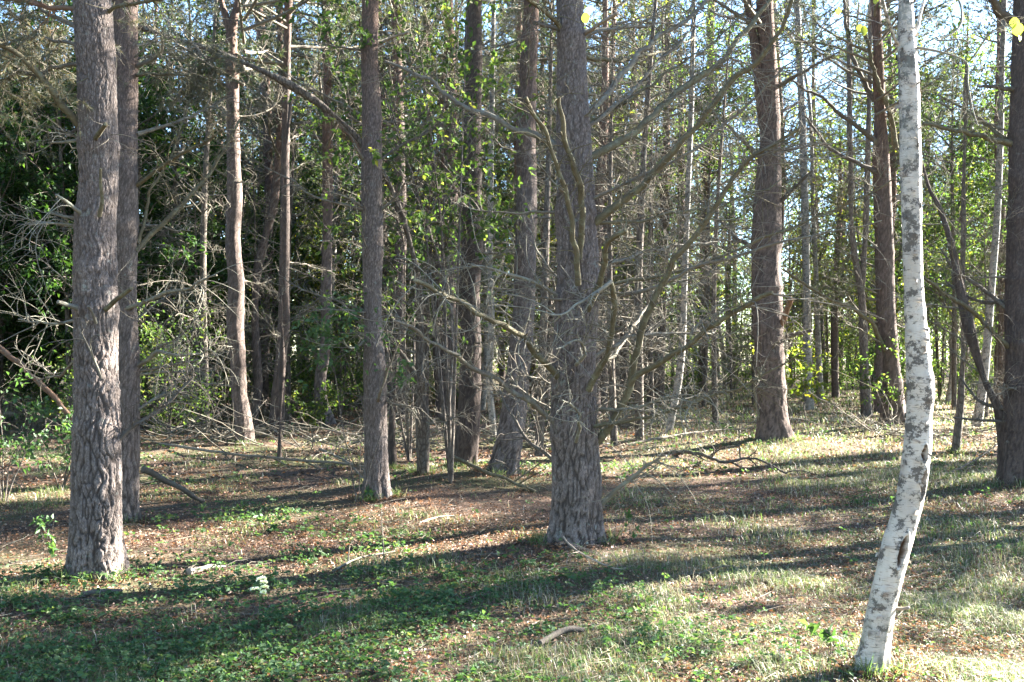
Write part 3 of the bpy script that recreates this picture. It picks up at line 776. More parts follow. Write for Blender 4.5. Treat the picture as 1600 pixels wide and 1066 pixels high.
drawn_tree('O', 'birch_tree', [(1264, 640, 17), (1263, 600, 14), (1261, 520, 12), (1259, 384, 12), (1254, 200, 11), (1245, 0, 10), (1242, -60, 9)],
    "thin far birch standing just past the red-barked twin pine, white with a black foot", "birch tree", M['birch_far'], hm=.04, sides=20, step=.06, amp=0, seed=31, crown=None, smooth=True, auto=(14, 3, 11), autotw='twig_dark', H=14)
drawn_tree('P', 'twin_stem_tree', [(1354, 648, 18), (1351, 590, 15), (1349, 520, 13), (1344, 450, 12), (1331, 360, 9), (1328, 200, 8), (1324, 0, 7), (1322, -60, 6)],
    "slim grey tree forking into two upright stems beside the dark pine behind the white birch", "tree", M['bark_broad'], hm=.04, sides=20, step=.06, amp=.003, seed=33, crown=None, forks=[[(1346, 452, 10), (1353, 350, 8), (1357, 200, 7), (1360, 50, 6)]], auto=(16, 2, 11), H=12)
drawn_tree('Q', 'pine_tree', [(1397, 661, 44), (1395, 630, 36), (1392, 560, 26), (1387, 480, 24), (1384, 400, 23), (1381, 300, 21), (1378, 220, 20), (1373, 120, 16), (1369, 0, 13), (1367, -50, 12)],
    "dark red-brown pine behind the white birch, on a brown needle mound", "pine tree", M['bark_red'], hm=.14, mound_s=1.2, sides=44, step=.05, amp=.010, seed=35, plate_sc=18, crown=2,
    branches=[
        ([(1376, 228), (1296, 165), (1236, 125)], -.6, 8, 3, D(mat='twig_dark', twigs=18)),
        ([(1376, 272), (1296, 230), (1259, 182)], .6, 8, 3, D(mat='twig_dark', twigs=16)),
        ([(1390, 560), (1354, 495), (1296, 468), (1222, 421)], -1, 8, 3, D(mat='twig_olive', twigs=20)),
        ([(1400, 232), (1390, 180), (1365, 110), (1350, 50)], -.4, 9, 5, D(mat='twig_olive', twigs=10)),
        ([(1376, 170), (1350, 130), (1325, 60), (1318, 0)], .5, 9, 5, D(mat='twig_dark', twigs=10)),
    ], auto=(18, 1, 9.5), autolen=(.5, 2))
# ---- white birch in front
drawn_tree('R', 'birch_tree', [(1362, 1046, 54), (1367, 1010, 46), (1377, 950, 42), (1389, 900, 42), (1401, 850, 44), (1416, 800, 39), (1425, 760, 41), (1433, 700, 40), (1436, 650, 37), (1438, 610, 39), (1434, 550, 35), (1428, 450, 30), (1425, 350, 31), (1423, 250, 32), (1421, 150, 31), (1417, 70, 28), (1415, 0, 22), (1413, -120, 18)],
    "white birch nearest the camera with a crooked foot, dark peeling patches and slit hollows", "birch tree", M['birch'], hm=.03, mound_s=.5, sides=80, step=.012, amp=0, seed=37, crown=None, smooth=True, H=9,
    hollows=((1.06, 1.75, .036, .011), (.92, 2.0, .058, .012), (.59, 1.68, .070, .014)), flare=.08,
    nodes=((1.42, .04, .05), (.78, .05, .04), (1.62, .03, .04), (2.5, .03, .03)),
    branches=[
        ([(1428, 74), (1445, 78), (1475, 84), (1513, 98), (1516, 135), (1530, 196)], -.3, 5, 1.5, D(mat='twig_pale', tmat='twig_pale', twigs=9, tl=(.08, .3), r2=.002)),
        ([(1408, 72), (1398, 62), (1388, 30), (1378, 0), (1372, -40)], -.2, 7, 4, D(mat='birch', tmat='twig_pale', twigs=4, tl=(.1, .3), r2=.002)),
        ([(1420, 66), (1430, 50), (1438, 25), (1444, 0), (1450, -40)], .2, 7, 4, D(mat='birch', tmat='twig_pale', twigs=4, tl=(.1, .3), r2=.002)),
        ([(1450, -60), (1490, -20), (1500, 40), (1462, 62), (1500, 60), (1520, 78)], -.5, 4, 1.2, D(mat='twig_pale', tmat='twig_pale', twigs=10, tl=(.08, .3), r2=.002)),
        ([(1395, 950), (1408, 952), (1420, 950)], -.1, 6, 5, D(mat='wood_pale', twigs=0)),
        ([(1520, 90), (1550, 50), (1585, 38)], -.6, 2.5, 1.2, D(mat='twig_pale', tmat='twig_pale', twigs=5, tl=(.08, .25), r2=.0018, off=-.4)),
        ([(1410, -150), (1200, -190), (1000, -130), (930, -50), (918, 18)], .6, 7, 1.2, D(mat='twig_pale', tmat='twig_pale', twigs=8, tl=(.08, .3), r2=.0018)),
    ])
# ---- dark pine on the right edge
drawn_tree('S', 'pine_tree', [(1591, 760, 62), (1592, 720, 52), (1595, 640, 48), (1596, 560, 46), (1596, 480, 46), (1597, 380, 45), (1598, 250, 42), (1600, 120, 40), (1602, 0, 38), (1603, -80, 36)],
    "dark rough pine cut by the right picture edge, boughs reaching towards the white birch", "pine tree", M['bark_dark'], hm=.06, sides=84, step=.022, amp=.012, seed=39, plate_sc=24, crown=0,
    branches=[
        ([(1582, 225), (1540, 215), (1499, 209), (1445, 196)], -.6, 10, 5, D(mat='twig_olive', twigs=14)),
        ([(1590, 230), (1533, 189), (1475, 155)], .6, 8, 4, D(mat='twig_olive', twigs=14)),
        ([(1580, 545), (1509, 482), (1445, 434)], -.8, 9, 4, D(mat='twig_olive', twigs=18)),
        ([(1580, 488), (1540, 455), (1496, 428), (1470, 390)], .5, 9, 3, D(mat='twig_dark', twigs=16)),
        ([(1580, 470), (1530, 470), (1480, 440)], .9, 7, 3, D(mat='twig_dark', twigs=14)),
        ([(1575, 660), (1530, 657), (1489, 654)], -.3, 5, 3, D(mat='twig_dark', twigs=5)),
        ([(1575, 640), (1530, 625), (1500, 590)], .8, 7, 3, D(mat='twig_dark', twigs=12)),
        ([(1585, 140), (1550, 135), (1530, 136)], -.4, 7, 4, D(mat='twig_dark', twigs=4)),
        ([(1590, 40), (1560, 15), (1540, -20)], -.5, 16, 10, D(mat='twig_dark', twigs=8)),
    ], auto=(14, .6, 5.5))
drawn_tree('T', 'leaning_sapling', [(1572, 690, 22), (1560, 640, 17), (1538, 592, 15), (1517, 520, 14), (1500, 450, 12), (1486, 380, 11), (1468, 325, 10), (1452, 295, 8), (1440, 250, 5)],
    "bare stem leaning away from the foot of the dark edge pine, reddish higher up", "leaning stem", M['bark_dark'], hm=.02, H=0, sides=22, step=.04, amp=.003, seed=41, crown=None, auto=(14, .6, 4), autolen=(.3, 1.2), Ybase=11.6)
drawn_tree('U1', 'sapling', [(1493, 712, 11), (1498, 660, 10), (1504, 580, 9), (1506, 480, 8), (1505, 380, 7), (1508, 200, 5), (1510, 100, 4)],
    "thin grey upright sapling between white birch and the leaning stem", "sapling", M['bark_broad'], hm=.02, H=0, sides=14, step=.06, amp=.002, seed=43, crown=None, auto=(12, 1, 6))
drawn_tree('U2', 'birch_tree', [(1526, 668, 16), (1536, 600, 13), (1542, 540, 12), (1550, 440, 11), (1560, 300, 10), (1566, 100, 8), (1570, -40, 7)],
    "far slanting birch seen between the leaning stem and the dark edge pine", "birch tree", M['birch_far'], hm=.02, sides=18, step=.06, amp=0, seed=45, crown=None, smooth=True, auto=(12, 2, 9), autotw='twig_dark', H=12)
drawn_tree('V', 'birch_tree', [(1045, 676, 13), (1052, 640, 12), (1061, 590, 12), (1067, 520, 11), (1070, 430, 10), (1074, 330, 9), (1079, 200, 8), (1083, 50, 7), (1084, -50, 6)],
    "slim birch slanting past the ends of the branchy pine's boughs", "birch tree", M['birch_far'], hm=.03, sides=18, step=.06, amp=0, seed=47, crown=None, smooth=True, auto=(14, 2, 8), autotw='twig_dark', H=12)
drawn_tree('X', 'birch_tree', [(772, 690, 11), (768, 640, 11), (764, 590, 10), (768, 500, 9), (766, 400, 9), (767, 250, 8), (770, 100, 7), (772, -40, 6)],
    "thin pale birch peeping between the close pair of pines", "birch tree", M['birch_far'], hm=.02, sides=16, step=.06, amp=0, seed=49, crown=None, smooth=True, auto=(12, 1.5, 8), H=12)
drawn_tree('Y', 'pine_tree', [(1097, 616, 20), (1098, 560, 15), (1100, 400, 14), (1105, 250, 13), (1110, 100, 12), (1112, -30, 11)],
    "far reddish pine between the slanting slim birch and the red-barked twin pine", "pine tree", M['bark_red'], hm=.02, sides=22, step=.1, amp=.006, seed=51, crown=1, auto=(10, 2, 13))

# ------------------------------------------------------------------ smaller leafy plants drawn from measured places
def leafy(name, org, h, nst, spread, nleaf, ll, mat, label, cat, seed, group=None, z0=.25, wood='bark_broad', r0=.012, lean=(0, 0, 0), lw=.55, tw=None, tl=(.25, .8)):
    root = empty(name, org, label, cat, group)
    for nm, mb, m in leafy_meshes(h, nst, spread, nleaf, ll, seed, z0, r0, lean, lw, tw, tl):
        mb.build(nm, M[mat] if nm == "foliage" else M[wood], root)
    return root

def leafy_meshes(h, nst, spread, nleaf, ll, seed, z0=.25, r0=.012, lean=(0, 0, 0), lw=.55, tw=None, tl=(.25, .8)):
    rg = rng_(seed)
    S, RS = [], []
    for k in range(nst):
        a = rg.uniform(0, 6.28)
        hh = h * rg.uniform(.7, 1.05)
        tip = np.array([math.cos(a) * spread * rg.uniform(.4, 1), math.sin(a) * spread * rg.uniform(.4, 1), hh]) + np.array(lean)
        mid = tip * np.array([.3, .3, .5]) + rg.normal(size=3) * .05 * h
        p, r = resample(np.array([[0, 0, -.08], mid * .5 + tip * .0, mid, tip]), np.array([1, .8, .6, .2]) * r0 * rg.uniform(.7, 1.1), 12)
        S.append(p); RS.append(r)
    S = np.array(S); RS = np.array(RS)
    nt = tw or int(nst * 14)
    T, RT = sprout(S, RS, nt, rg, (z0, 1), (tl[0] * h * .35, tl[1] * h * .35), (30, 75), droop=.15, curl=.6, n=6, r0=r0 * .4, rt=.3)
    T2, RT2 = sprout(T, RT, nt * 3, rg, (.25, 1), (tl[0] * h * .15, tl[1] * h * .2), (25, 65), droop=.2, curl=.6, n=5, r0=r0 * .2, rt=.4)
    w = MB(); w.tubes(S, RS, 6)
    t = MB(); t.tubes(T, RT, 3); t.tubes(T2, RT2, 3)
    f = MB()
    p, d = along(T2, nleaf, rg, (.1, 1))
    d = unit(d * .6 + rg.normal(size=d.shape) * .7 + np.array([0, 0, -.15]))
    f.leaves(p, d, ll * rg.uniform(.55, 1.2, nleaf), ll * lw * rg.uniform(.7, 1.1, nleaf), rg)
    return [("stem", w, None), ("twigs", t, None), ("foliage", f, None)]

def place(px, py, hm=0.0):
    Y = base_y(py, hm); v = W(px, py, Y); return np.array([v[0], v[1], hg1(v[0], v[1]) - .02])
def at(px, Y):
    x = (px - 800) / FPX * Y; return np.array([x, Y, hg1(x, Y) - .02])

leafy('young_hazel', at(705, 11.2), 5.4, 7, 1.3, 3400, .085, 'leaf', "tall thin green bush in front of the close pair of dark pines", "bush", 61, z0=.38, r0=.018, lean=(-.35, -.3, 0))
leafy('young_hazel', at(640, 14.4), 6.0, 4, 1.3, 2200, .09, 'leaf', "leafy green bush behind the arch of the bent bare tree", "bush", 62, z0=.3, r0=.018)
leafy('rowan_sapling', at(560, 10.2), 1.75, 3, .55, 460, .075, 'leaf_elder', "low sapling with pale blue-green leaves before the straight lilac-grey pine", "sapling", 63, z0=.72, r0=.008)
leafy('elder_bush', at(5, 10.6), 1.3, 6, .95, 520, .075, 'leaf_elder', "elder bush with pale green leaflets at the far left edge behind the stout pine", "bush", 64, z0=.3, r0=.010)
leafy('elder_bush', at(95, 11.6), 1.0, 5, .7, 360, .07, 'leaf_elder', "small elder bush touching the stout stub-branched pine's flank", "bush", 65, z0=.3, r0=.010)
leafy('sunlit_sapling', at(1238, 19.4), 1.75, 4, .55, 620, .10, 'leaf_yellow', "glowing yellow-green sapling beside the red-barked twin pine", "sapling", 66, z0=.35, r0=.010)
leafy('green_sapling', at(1392, 19.5), 1.6, 4, .9, 560, .09, 'leaf', "green sapling in front of the dark red-brown pine's foot", "sapling", 67, z0=.35, r0=.010)
leafy('dog_rose', at(1300, 5.25), .27, 3, .12, 16, .075, 'leaf_elder', "tiny plant with broad leaves at the white birch's foot", "plant", 68, z0=.5, r0=.003, tw=5, lw=.75)
leafy('small_shrub', at(488, 19.5), 1.0, 6, .7, 800, .08, 'leaf', "low bright leafy shrub at the bowed foot of the sunlit slim pine", "shrub", 69, z0=.2, r0=.01)
leafy('seedling', at(580, 10.3), .16, 3, .16, 40, .07, 'leaf_elder', "seedling with pale leaves at the foot of the straight lilac-grey pine", "plant", 70, z0=.3, r0=.003, tw=8)
leafy('seedling', at(75, 7.7), .3, 4, .12, 60, .06, 'leaf_elder', "knee-low seedling standing in the litter beside the stout pine's lichened foot", "plant", 71, z0=.35, r0=.003, tw=10)
leafy('seedling', at(985, 8.0), .22, 3, .12, 30, .05, 'leaf_elder', "small seedling among dry grass beside the branchy pine's foot", "plant", 72, z0=.35, r0=.003, tw=8)
leafy('seedling', at(430, 9.0), .2, 5, .25, 90, .06, 'leaf_elder', "spreading seedling on brown litter in the open between stout pine and straight pine", "plant", 73, z0=.2, r0=.003, tw=14)

# white flowering weed
def flower_weed():
    o = place(405, 968)
    root = empty('white_flower', o, "small white umbel flower on a single stalk in the green herbs", "flower")
    rg = rng_(80)
    st, rs = resample(np.array([[0, 0, -.02], [.004, 0, .09], [-.002, .01, .17], [.010, .01, .25]]), np.array([.0035, .003, .0025, .002]), 12)
    s = MB(); s.tubes(st, rs, 6)
    heads = [(np.array([.012, .01, .262]), .026), (np.array([-.022, -.01, .205]), .024), (np.array([.032, .0, .215]), .020), (np.array([.02, .03, .235]), .02), (np.array([.03, -.02, .19]), .014)]
    for h, r in heads[1:]:
        p, q = resample(np.array([st[6], (st[6] + h) / 2 + [0, 0, -.008], h]), np.array([.0018, .0015, .0012]), 6); s.tubes(p, q, 4)
    s.build('stalk', M['leaf_elder'], root)
    for h, r in heads:
        b = MB(); n = 70
        a = rg.uniform(0, 6.28, n); rr = r * np.sqrt(rg.uniform(0, 1, n))
        p = h + np.stack([np.cos(a) * rr, np.sin(a) * rr, .012 * (1 - (rr / r) ** 2) + rg.normal(size=n) * .003], 1)
        b.leaves(p, np.stack([np.cos(a), np.sin(a), rg.uniform(.1, .8, n)], 1), .011, .009, rg)
        b.build('flower_head', M['flower'], root)
flower_weed()

# ------------------------------------------------------------------ fallen wood
def stick(pts, w0, w1, mat, label, cat="fallen branch", name="fallen_branch", twigs=0, seed=1, tl=(.1, .4), group=None, sides=9, moss=False):
    """pts: list of (x, y, height over ground)"""
    P = np.array([[x, y, hg1(x, y) + z] for x, y, z in pts])
    org = P[0].copy()
    rg = rng_(seed)
    A, R = resample(P - org, np.linspace(w0 / 2, w1 / 2, len(P)), 22)
    A = A + (np.stack([vnoise(A * 7 + k, seed) for k in (1, 5, 9)], 1) - .5) * w0 * .6
    R = R * (1 + (vnoise(A * 16, seed + 2) - .5) * .5)
    mb = MB(); mb.tubes(A, R, sides)
    root = empty(name, org, label, cat, group)
    mb.build('branch', M[mat], root)
    if twigs:
        t = MB()
        T, RT = sprout(A[None], R[None], twigs, rg, (.15, 1), tl, (25, 70), droop=.1, curl=1.0, n=6, r0=w0 * .22, rt=.4, up=.25); t.tubes(T, RT, 4)
        T2, RT2 = sprout(T, RT, twigs * 2, rg, (.2, 1), (tl[0] * .4, tl[1] * .5), (25, 70), droop=.2, curl=1.2, n=5, r0=w0 * .1, rt=.5); t.tubes(T2, RT2, 3)
        t.build('twigs', M[mat], root)
    if moss:
        f = MB(); p, d = along(A[None], 900, rg, (0, .35)); f.needles(p + np.array([0, 0, w0 * .3]), np.tile([0, 0, 1.], (900, 1)), .018, .006, 3, rg, 1.0); f.build('moss', M['moss'], root)
    return root

def g(px, py, z=0.0):
    Y = base_y(py); return ((px - 800) / FPX * Y, Y, z)
v = W(222, 728, 10.0)
v3 = np.array(g(318, 789, .02)); v[2] -= .03; vm = (v * .5 + v3 * .5)
stick([tuple(v), tuple(vm), tuple(v3)], .062, .045, 'twig_dark', "thick broken bough propped slanting against the slimmer back pine", seed=1)
v1, v2 = W(-10, 533, 12.5), W(66, 604, 12.2)
stick([(v1[0], 12.5, v1[2]), (v2[0], 12.2, v2[2]), (W(200, 728, 11.9)[0], 11.9, .05)], .075, .05, 'twig_red', "reddish dead pole leaning across the dark gap at the far left edge", name="leaning_pole", cat="dead pole", seed=2)
stick([g(296, 902, .02), g(325, 894, .03), g(352, 890, .02)], .055, .03, 'wood_pale', "pale splintered piece of wood in the litter near the stout pine", seed=3)
stick([g(130, 940, .02), g(158, 934, .03), g(190, 930, .02)], .04, .03, 'twig_dark', "short dark stick at the stout pine's foot", seed=4)
stick([g(842, 1022, .03), g(870, 1012, .05), g(892, 1008, .06), g(912, 1004, .04)], .034, .026, 'twig_dark', "short dark stick with cut end lying in the grass at lower centre", seed=5)
stick([g(1058, 714, .05), g(1090, 722, .10), g(1130, 736, .12), g(1180, 736, .16), g(1230, 746, .04)], .06, .022, 'twig_dark', "crooked fallen bough with mossy end, beyond the branchy pine", seed=6, twigs=12, tl=(.2, .7), moss=True)
stick([g(250, 700, .06), g(330, 715, .1), g(430, 735, .12), g(560, 752, .12), g(600, 770, .03)], .05, .02, 'twig_grey', "long thin fallen bough lying behind the slimmer back pine", seed=7, twigs=20, tl=(.2, .8))
stick([g(500, 705, .04), g(540, 740, .10), g(570, 765, .03)], .04, .02, 'twig_grey', "thin fallen branch ending at the straight lilac-grey pine", seed=8, twigs=14, tl=(.2, .7))
v4, v5 = np.array(g(836, 782, .03)), W(705, 738, 11.6); v4 = np.array([v4[0], v4[1], .02])
stick([tuple(v5), tuple(v5 * .45 + v4 * .55), tuple(v4)], .045, .03, 'twig_olive', "dead branch sloping down from the close pair of pines", seed=9, twigs=10, tl=(.2, .6))
stick([g(880, 880, .10), g(905, 905, .12), g(960, 912, .04), g(990, 904, .02)], .014, .008, 'wood_pale', "bundle of thin pale twigs on leaf litter before the branchy pine", seed=10, twigs=9, tl=(.15, .4))
stick([g(10, 652, .08), g(130, 655, .2), g(260, 645, .22), g(392, 650, .10)], .14, .07, 'twig_grey', "long grey fallen log across the shadowy ground behind the slimmer back pine", name="fallen_log", cat="fallen log", seed=11, twigs=14, tl=(.4, 1.4))
stick([g(240, 660, .1), g(330, 632, .5), g(420, 628, .3)], .10, .05, 'twig_grey', "second grey log propped over the long fallen log", name="fallen_log", cat="fallen log", seed=12, twigs=16, tl=(.4, 1.2))
stick([g(655, 826, .02), g(690, 820, .03), g(712, 818, .02)], .02, .012, 'wood_pale', "short pale stick on needles below the close pair of pines", seed=13)
stick([g(1090, 912, .03), g(1120, 905, .05), g(1145, 898, .03)], .014, .008, 'twig_grey', "grey stick in sunlit litter between branchy pine and white birch", seed=14)
stick([g(1480, 752, .02), g(1530, 735, .16), g(1580, 712, .3)], .03, .012, 'twig_dark', "dark fallen branch arching over grass beside the edge pine", seed=15, twigs=8, tl=(.2, .7))
stick([g(980, 700, .03), g(1080, 690, .10), g(1180, 682, .14)], .05, .02, 'twig_grey', "thin grey fallen branch pointing at the red-barked twin pine", seed=16, twigs=16, tl=(.2, .8))
stick([g(520, 900, .02), g(560, 886, .05), g(620, 872, .02)], .018, .01, 'twig_grey', "slender grey stick on the litter in the middle foreground", seed=17, twigs=3)
stick([(g(600, 882, 0)[0], g(600, 882, 0)[1], 0), (g(597, 882)[0], g(600, 882)[1] + .02, .18), (g(594, 882)[0], g(600, 882)[1] + .05, .42)], .010, .005, 'twig_grey', "single dry upright stalk before the straight lilac-grey pine", name="dry_stalk", cat="dry stalk", seed=18)
for k, (px, py, w, tt) in enumerate([(470, 648, 640, "first heap of dry brushwood from the left, behind the slim red pines"), (560, 700, 420, "low brushwood tangle behind the straight lilac-grey pine"), (830, 700, 420, "brushwood tangle behind the leaning pine's foot"), (960, 668, 520, "far brushwood tangle behind the branchy pine"), (300, 690, 420, "brushwood tangle between slimmer back pine and forked pine"), (1440, 690, 420, "pale brushwood tangle just beyond the white birch"), (110, 668, 420, "brushwood tangle in shade left of the stout pine")]):
    x, y, _ = g(px, py); rg = rng_(200 + k); n = 60
    root = empty('brushwood', (x, y, hg1(x, y)), tt, "brushwood", "heaps of dry brushwood between the trees")
    a = rg.uniform(0, 6.28, n); st = np.stack([rg.normal(size=n) * .8, rg.normal(size=n) * .4, rg.uniform(0, .15, n)], 1)
    d = np.stack([np.cos(a), np.sin(a), rg.uniform(-.05, .5, n)], 1); L = rg.uniform(.5, 1.6, n)
    P = st[:, None] + d[:, None] * (np.linspace(0, 1, 6)[None, :, None] * L[:, None, None]) + np.cumsum(rg.normal(size=(n, 6, 3)) * .03, 1)
    R = rg.uniform(.005, .014, n)[:, None] * np.linspace(1, .4, 6)[None]
    b = MB(); b.tubes(P, R, 5); b.build('branch', M['twig_grey'], root)
    t = MB(); T, RT = sprout(P, R, 260, rg, (.2, 1), (.1, .5), (25, 70), curl=1.2, n=5, r0=.004, up=.2); t.tubes(T, RT, 3); t.build('twigs', M['twig_grey'], root)

# ------------------------------------------------------------------ the woods behind: one of each kind, then copies
def proto_pine(seed, H, dead=10, low=None):
    rg = rng_(seed)
    root = empty('pine_tree', (0, 0, 0), "far pine", "pine tree")
    b = np.array([[0, 0, -.2], [0, 0, .15], [rg.normal() * .06, rg.normal() * .06, 3], [rg.normal() * .15, rg.normal() * .15, 7], [rg.normal() * .15, 0, H]])
    mb, P, R = trunk_mb(b, np.array([.17, .15, .125, .10, .02]), 18, .14, .004, seed)
    mb.build('trunk', M['bark_far'], root, attname='plate')
    for k in range(dead):
        z = rg.uniform(1.2, 8.5); i = int(np.argmin(np.abs(P[:, 2] - z))); a = rg.uniform(0, 6.28); L = rg.uniform(.6, 2.4); el = rg.uniform(-.1, .6)
        q = [P[i]]; dv = np.array([math.cos(a) * math.cos(el), math.sin(a) * math.cos(el), math.sin(el)])
        for s in range(5):
            q.append(q[-1] + dv * L / 5); dv = unit(dv + rg.normal(size=3) * .12)
        branch_obj(root, np.zeros(3), np.array(q), .014, .004, rg, M['twig_grey'], M['twig_grey'], twigs=14, tl=(.2, .8), sub=False, sides=5, t3=3, r2=.005)
    if low:
        w, nd = pine_crown_mesh(seed, *low, per=9)
        c = w.build('crown', M['twig_grey'], root); nd.build('needles', M['needle_grey' if seed % 2 else 'needle'], c)
    else:
        add_crown(root, seed, P[-8][0] * .5, 0, 0, 1.0, 0)
    return root

def proto_birch(seed, H, nleaf):
    rg = rng_(seed)
    root = empty('birch_tree', (0, 0, 0), "far birch", "birch tree")
    b = np.array([[0, 0, -.2], [rg.normal() * .1, 0, 1.5], [rg.normal() * .2, rg.normal() * .2, 5], [rg.normal() * .3, rg.normal() * .3, 9], [rg.normal() * .5, 0, H]])
    mb, P, R = trunk_mb(b, np.array([.085, .075, .06, .04, .012]), 14, .15, 0, seed, smoothbark=True)
    mb.build('trunk', M['birch_far'], root, attname='plate')
    B, RB = sprout(P[None], R[None], 34, rg, (.16, .98), (.8, 2.2), (25, 60), droop=.1, curl=.5, n=8, r0=.018, rt=.25, up=.2)
    T, RT = sprout(B, RB, 300, rg, (.2, 1), (.3, 1.0), (20, 60), droop=.7, curl=.6, n=6, r0=.005, rt=.4)
    w = MB(); w.tubes(B, RB, 4); w.tubes(T, RT, 3); c = w.build('crown', M['twig_dark'], root)
    f = MB(); p, d = along(T, nleaf, rg); f.leaves(p, d + rg.normal(size=d.shape) * .8, .055 * rg.uniform(.7, 1.2, nleaf), .042, rg); f.build('leaves', M['leaf_yellow'], c)
    return root

def proto_broad(seed, H, spread, nleaf, ll, mat, name, cat, z0=.15, nst=1, r0=.06):
    root = empty(name, (0, 0, 0), "x", cat)
    rg = rng_(seed)
    S, RS = [], []
    for k in range(nst):
        a = rg.uniform(0, 6.28); sp = spread * (.25 if nst > 1 else .08)
        p, r = resample(np.array([[0, 0, -.15], [math.cos(a) * sp * .3, math.sin(a) * sp * .3, H * .3], [math.cos(a) * sp * .8, math.sin(a) * sp * .8 + .1, H * .65], [math.cos(a) * sp, math.sin(a) * sp, H * rg.uniform(.85, 1)]]), np.array([1, .8, .5, .12]) * r0, 16)
        S.append(p); RS.append(r)
    S = np.array(S); RS = np.array(RS)
    B, RB = sprout(S, RS, 34, rg, (z0, .97), (spread * .6, spread * 1.25), (35, 80), droop=-.1, curl=.5, n=8, r0=r0 * .35, rt=.25)
    T, RT = sprout(B, RB, 280, rg, (.2, 1), (spread * .2, spread * .55), (25, 65), droop=.2, curl=.6, n=6, r0=.007, rt=.4)
    T2, RT2 = sprout(T, RT, 600, rg, (.2, 1), (.15, .45), (25, 65), droop=.2, curl=.6, n=4, r0=.004, rt=.5)
    w = MB(); w.tubes(S, RS, 7); w.build('trunk', M['bark_broad'], root)
    w = MB(); w.tubes(B, RB, 4); w.tubes(T, RT, 3); c = w.build('crown', M['bark_broad'], root)
    f = MB(); p, d = along(np.concatenate([T2, T[:, [0, 2, 3, 5]]]), nleaf, rg); f.leaves(p + rg.normal(size=p.shape) * .03, unit(d) * .6 + rg.normal(size=d.shape) * .7 + [0, 0, -.2], ll * rg.uniform(.6, 1.2, nleaf), ll * .6, rg)
    f.build('leaves', M[mat], c)
    return root

def proto_dead(seed, H):
    rg = rng_(seed)
    root = empty('dead_conifer', (0, 0, 0), "x", "dead tree")
    p, r = resample(np.array([[0, 0, -.15], [.05, 0, H * .4], [rg.normal() * .15, .1, H]]), np.array([.055, .04, .008]), 24)
    w = MB(); w.tubes(p, r, 8); w.build('trunk', M['bark_broad'], root)
    B, RB = sprout(p[None], r[None], 46, rg, (.08, .97), (.5, 1.6), (55, 95), droop=-.1, curl=.5, n=7, r0=.011, rt=.3)
    T, RT = sprout(B, RB, 420, rg, (.15, 1), (.15, .6), (30, 75), droop=.5, curl=1.2, n=6, r0=.0045, rt=.5)
    T2, RT2 = sprout(T, RT, 900, rg, (.15, 1), (.08, .3), (30, 75), droop=.6, curl=1.4, n=4, r0=.003, rt=.5)
    w = MB(); w.tubes(B, RB, 4); w.tubes(T, RT, 3); w.tubes(T2, RT2, 3); w.build('crown', M['twig_grey'], root)
    return root

USED = [(f['org'][0], f['org'][1]) for f in FG.values()]
rb = rng_(999)
def scatter(n, pxr, Yr, mind, pad=0):
    out = []
    tries = 0
    while len(out) < n and tries < n * 60:
        tries += 1
        px = rb.uniform(*pxr); Y = math.sqrt(rb.uniform(Yr[0] ** 2, Yr[1] ** 2)); x = (px - 800) / FPX * Y
        if all((x - a) ** 2 + (Y - b) ** 2 > mind ** 2 for a, b in USED):
            USED.append((x, Y)); out.append((x, Y))
    return out

BG = []     # (root, kind phrase)
def spread_copies(protos, spots, phrase, group, sr=(.85, 1.15), lean=.02):
    for k, (x, y) in enumerate(spots):
        p = protos[k % len(protos)]
        r = p if k < len(protos) else copy_tree(p)
        s = rb.uniform(*sr)
        r.location = (x, y, hg1(x, y) - .03); r.scale = (s, s, s)
        r.rotation_euler = (rb.normal() * lean, rb.normal() * lean, rb.uniform(0, 6.28))
        r['group'] = group
        BG.append((r, phrase))

pines = [proto_pine(101, 15), proto_pine(102, 14.5), proto_pine(103, 15.5)]
sp = scatter(10, (330, 1000), (24, 36), 1.4) + scatter(17, (1000, 1700), (28, 50), 1.8) + scatter(14, (300, 1050), (32, 52), 1.6) + scatter(5, (-60, 340), (27, 36), 2)
spread_copies(pines, sp, "slim far pine", "far pines in the wood behind")
birches = [proto_birch(111, 12, 2600), proto_birch(112, 13, 3200), proto_birch(113, 11, 2400)]
sp = scatter(9, (900, 1640), (28, 50), 1.4) + scatter(5, (620, 960), (26, 44), 1.4) + scatter(5, (240, 640), (24, 40), 1.4)
spread_copies(birches, sp, "thin far birch", "far birches in the wood behind", lean=.05)
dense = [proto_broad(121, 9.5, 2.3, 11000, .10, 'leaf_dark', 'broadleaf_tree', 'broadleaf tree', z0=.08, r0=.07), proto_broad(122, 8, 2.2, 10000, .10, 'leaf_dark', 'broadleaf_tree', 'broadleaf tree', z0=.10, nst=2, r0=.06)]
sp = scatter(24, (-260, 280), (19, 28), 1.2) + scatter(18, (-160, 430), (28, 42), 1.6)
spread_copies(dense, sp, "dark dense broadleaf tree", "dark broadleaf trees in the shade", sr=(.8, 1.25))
broad = [proto_broad(131, 7.5, 1.7, 6000, .085, 'leaf', 'leafy_tree', 'leafy tree', z0=.2, r0=.05), proto_broad(132, 6.5, 1.6, 5200, .085, 'leaf', 'leafy_tree', 'leafy tree', z0=.2, nst=3, r0=.04)]
broad.append(proto_broad(133, 7.0, 1.8, 6500, .085, 'leaf_yellow', 'leafy_tree', 'leafy tree', z0=.12, nst=2, r0=.045))  # yellow-green leaf colour stands in for sunlight on this understorey tree
sp = scatter(20, (330, 900), (25, 38), 1.3) + scatter(32, (860, 1700), (26, 52), 1.5) + scatter(14, (300, 900), (34, 50), 1.8)
spread_copies(broad, sp, "leafy green understorey tree", "leafy understorey trees in the wood behind", sr=(.8, 1.55))
dead = [proto_dead(141, 7.5), proto_dead(142, 6.0)]
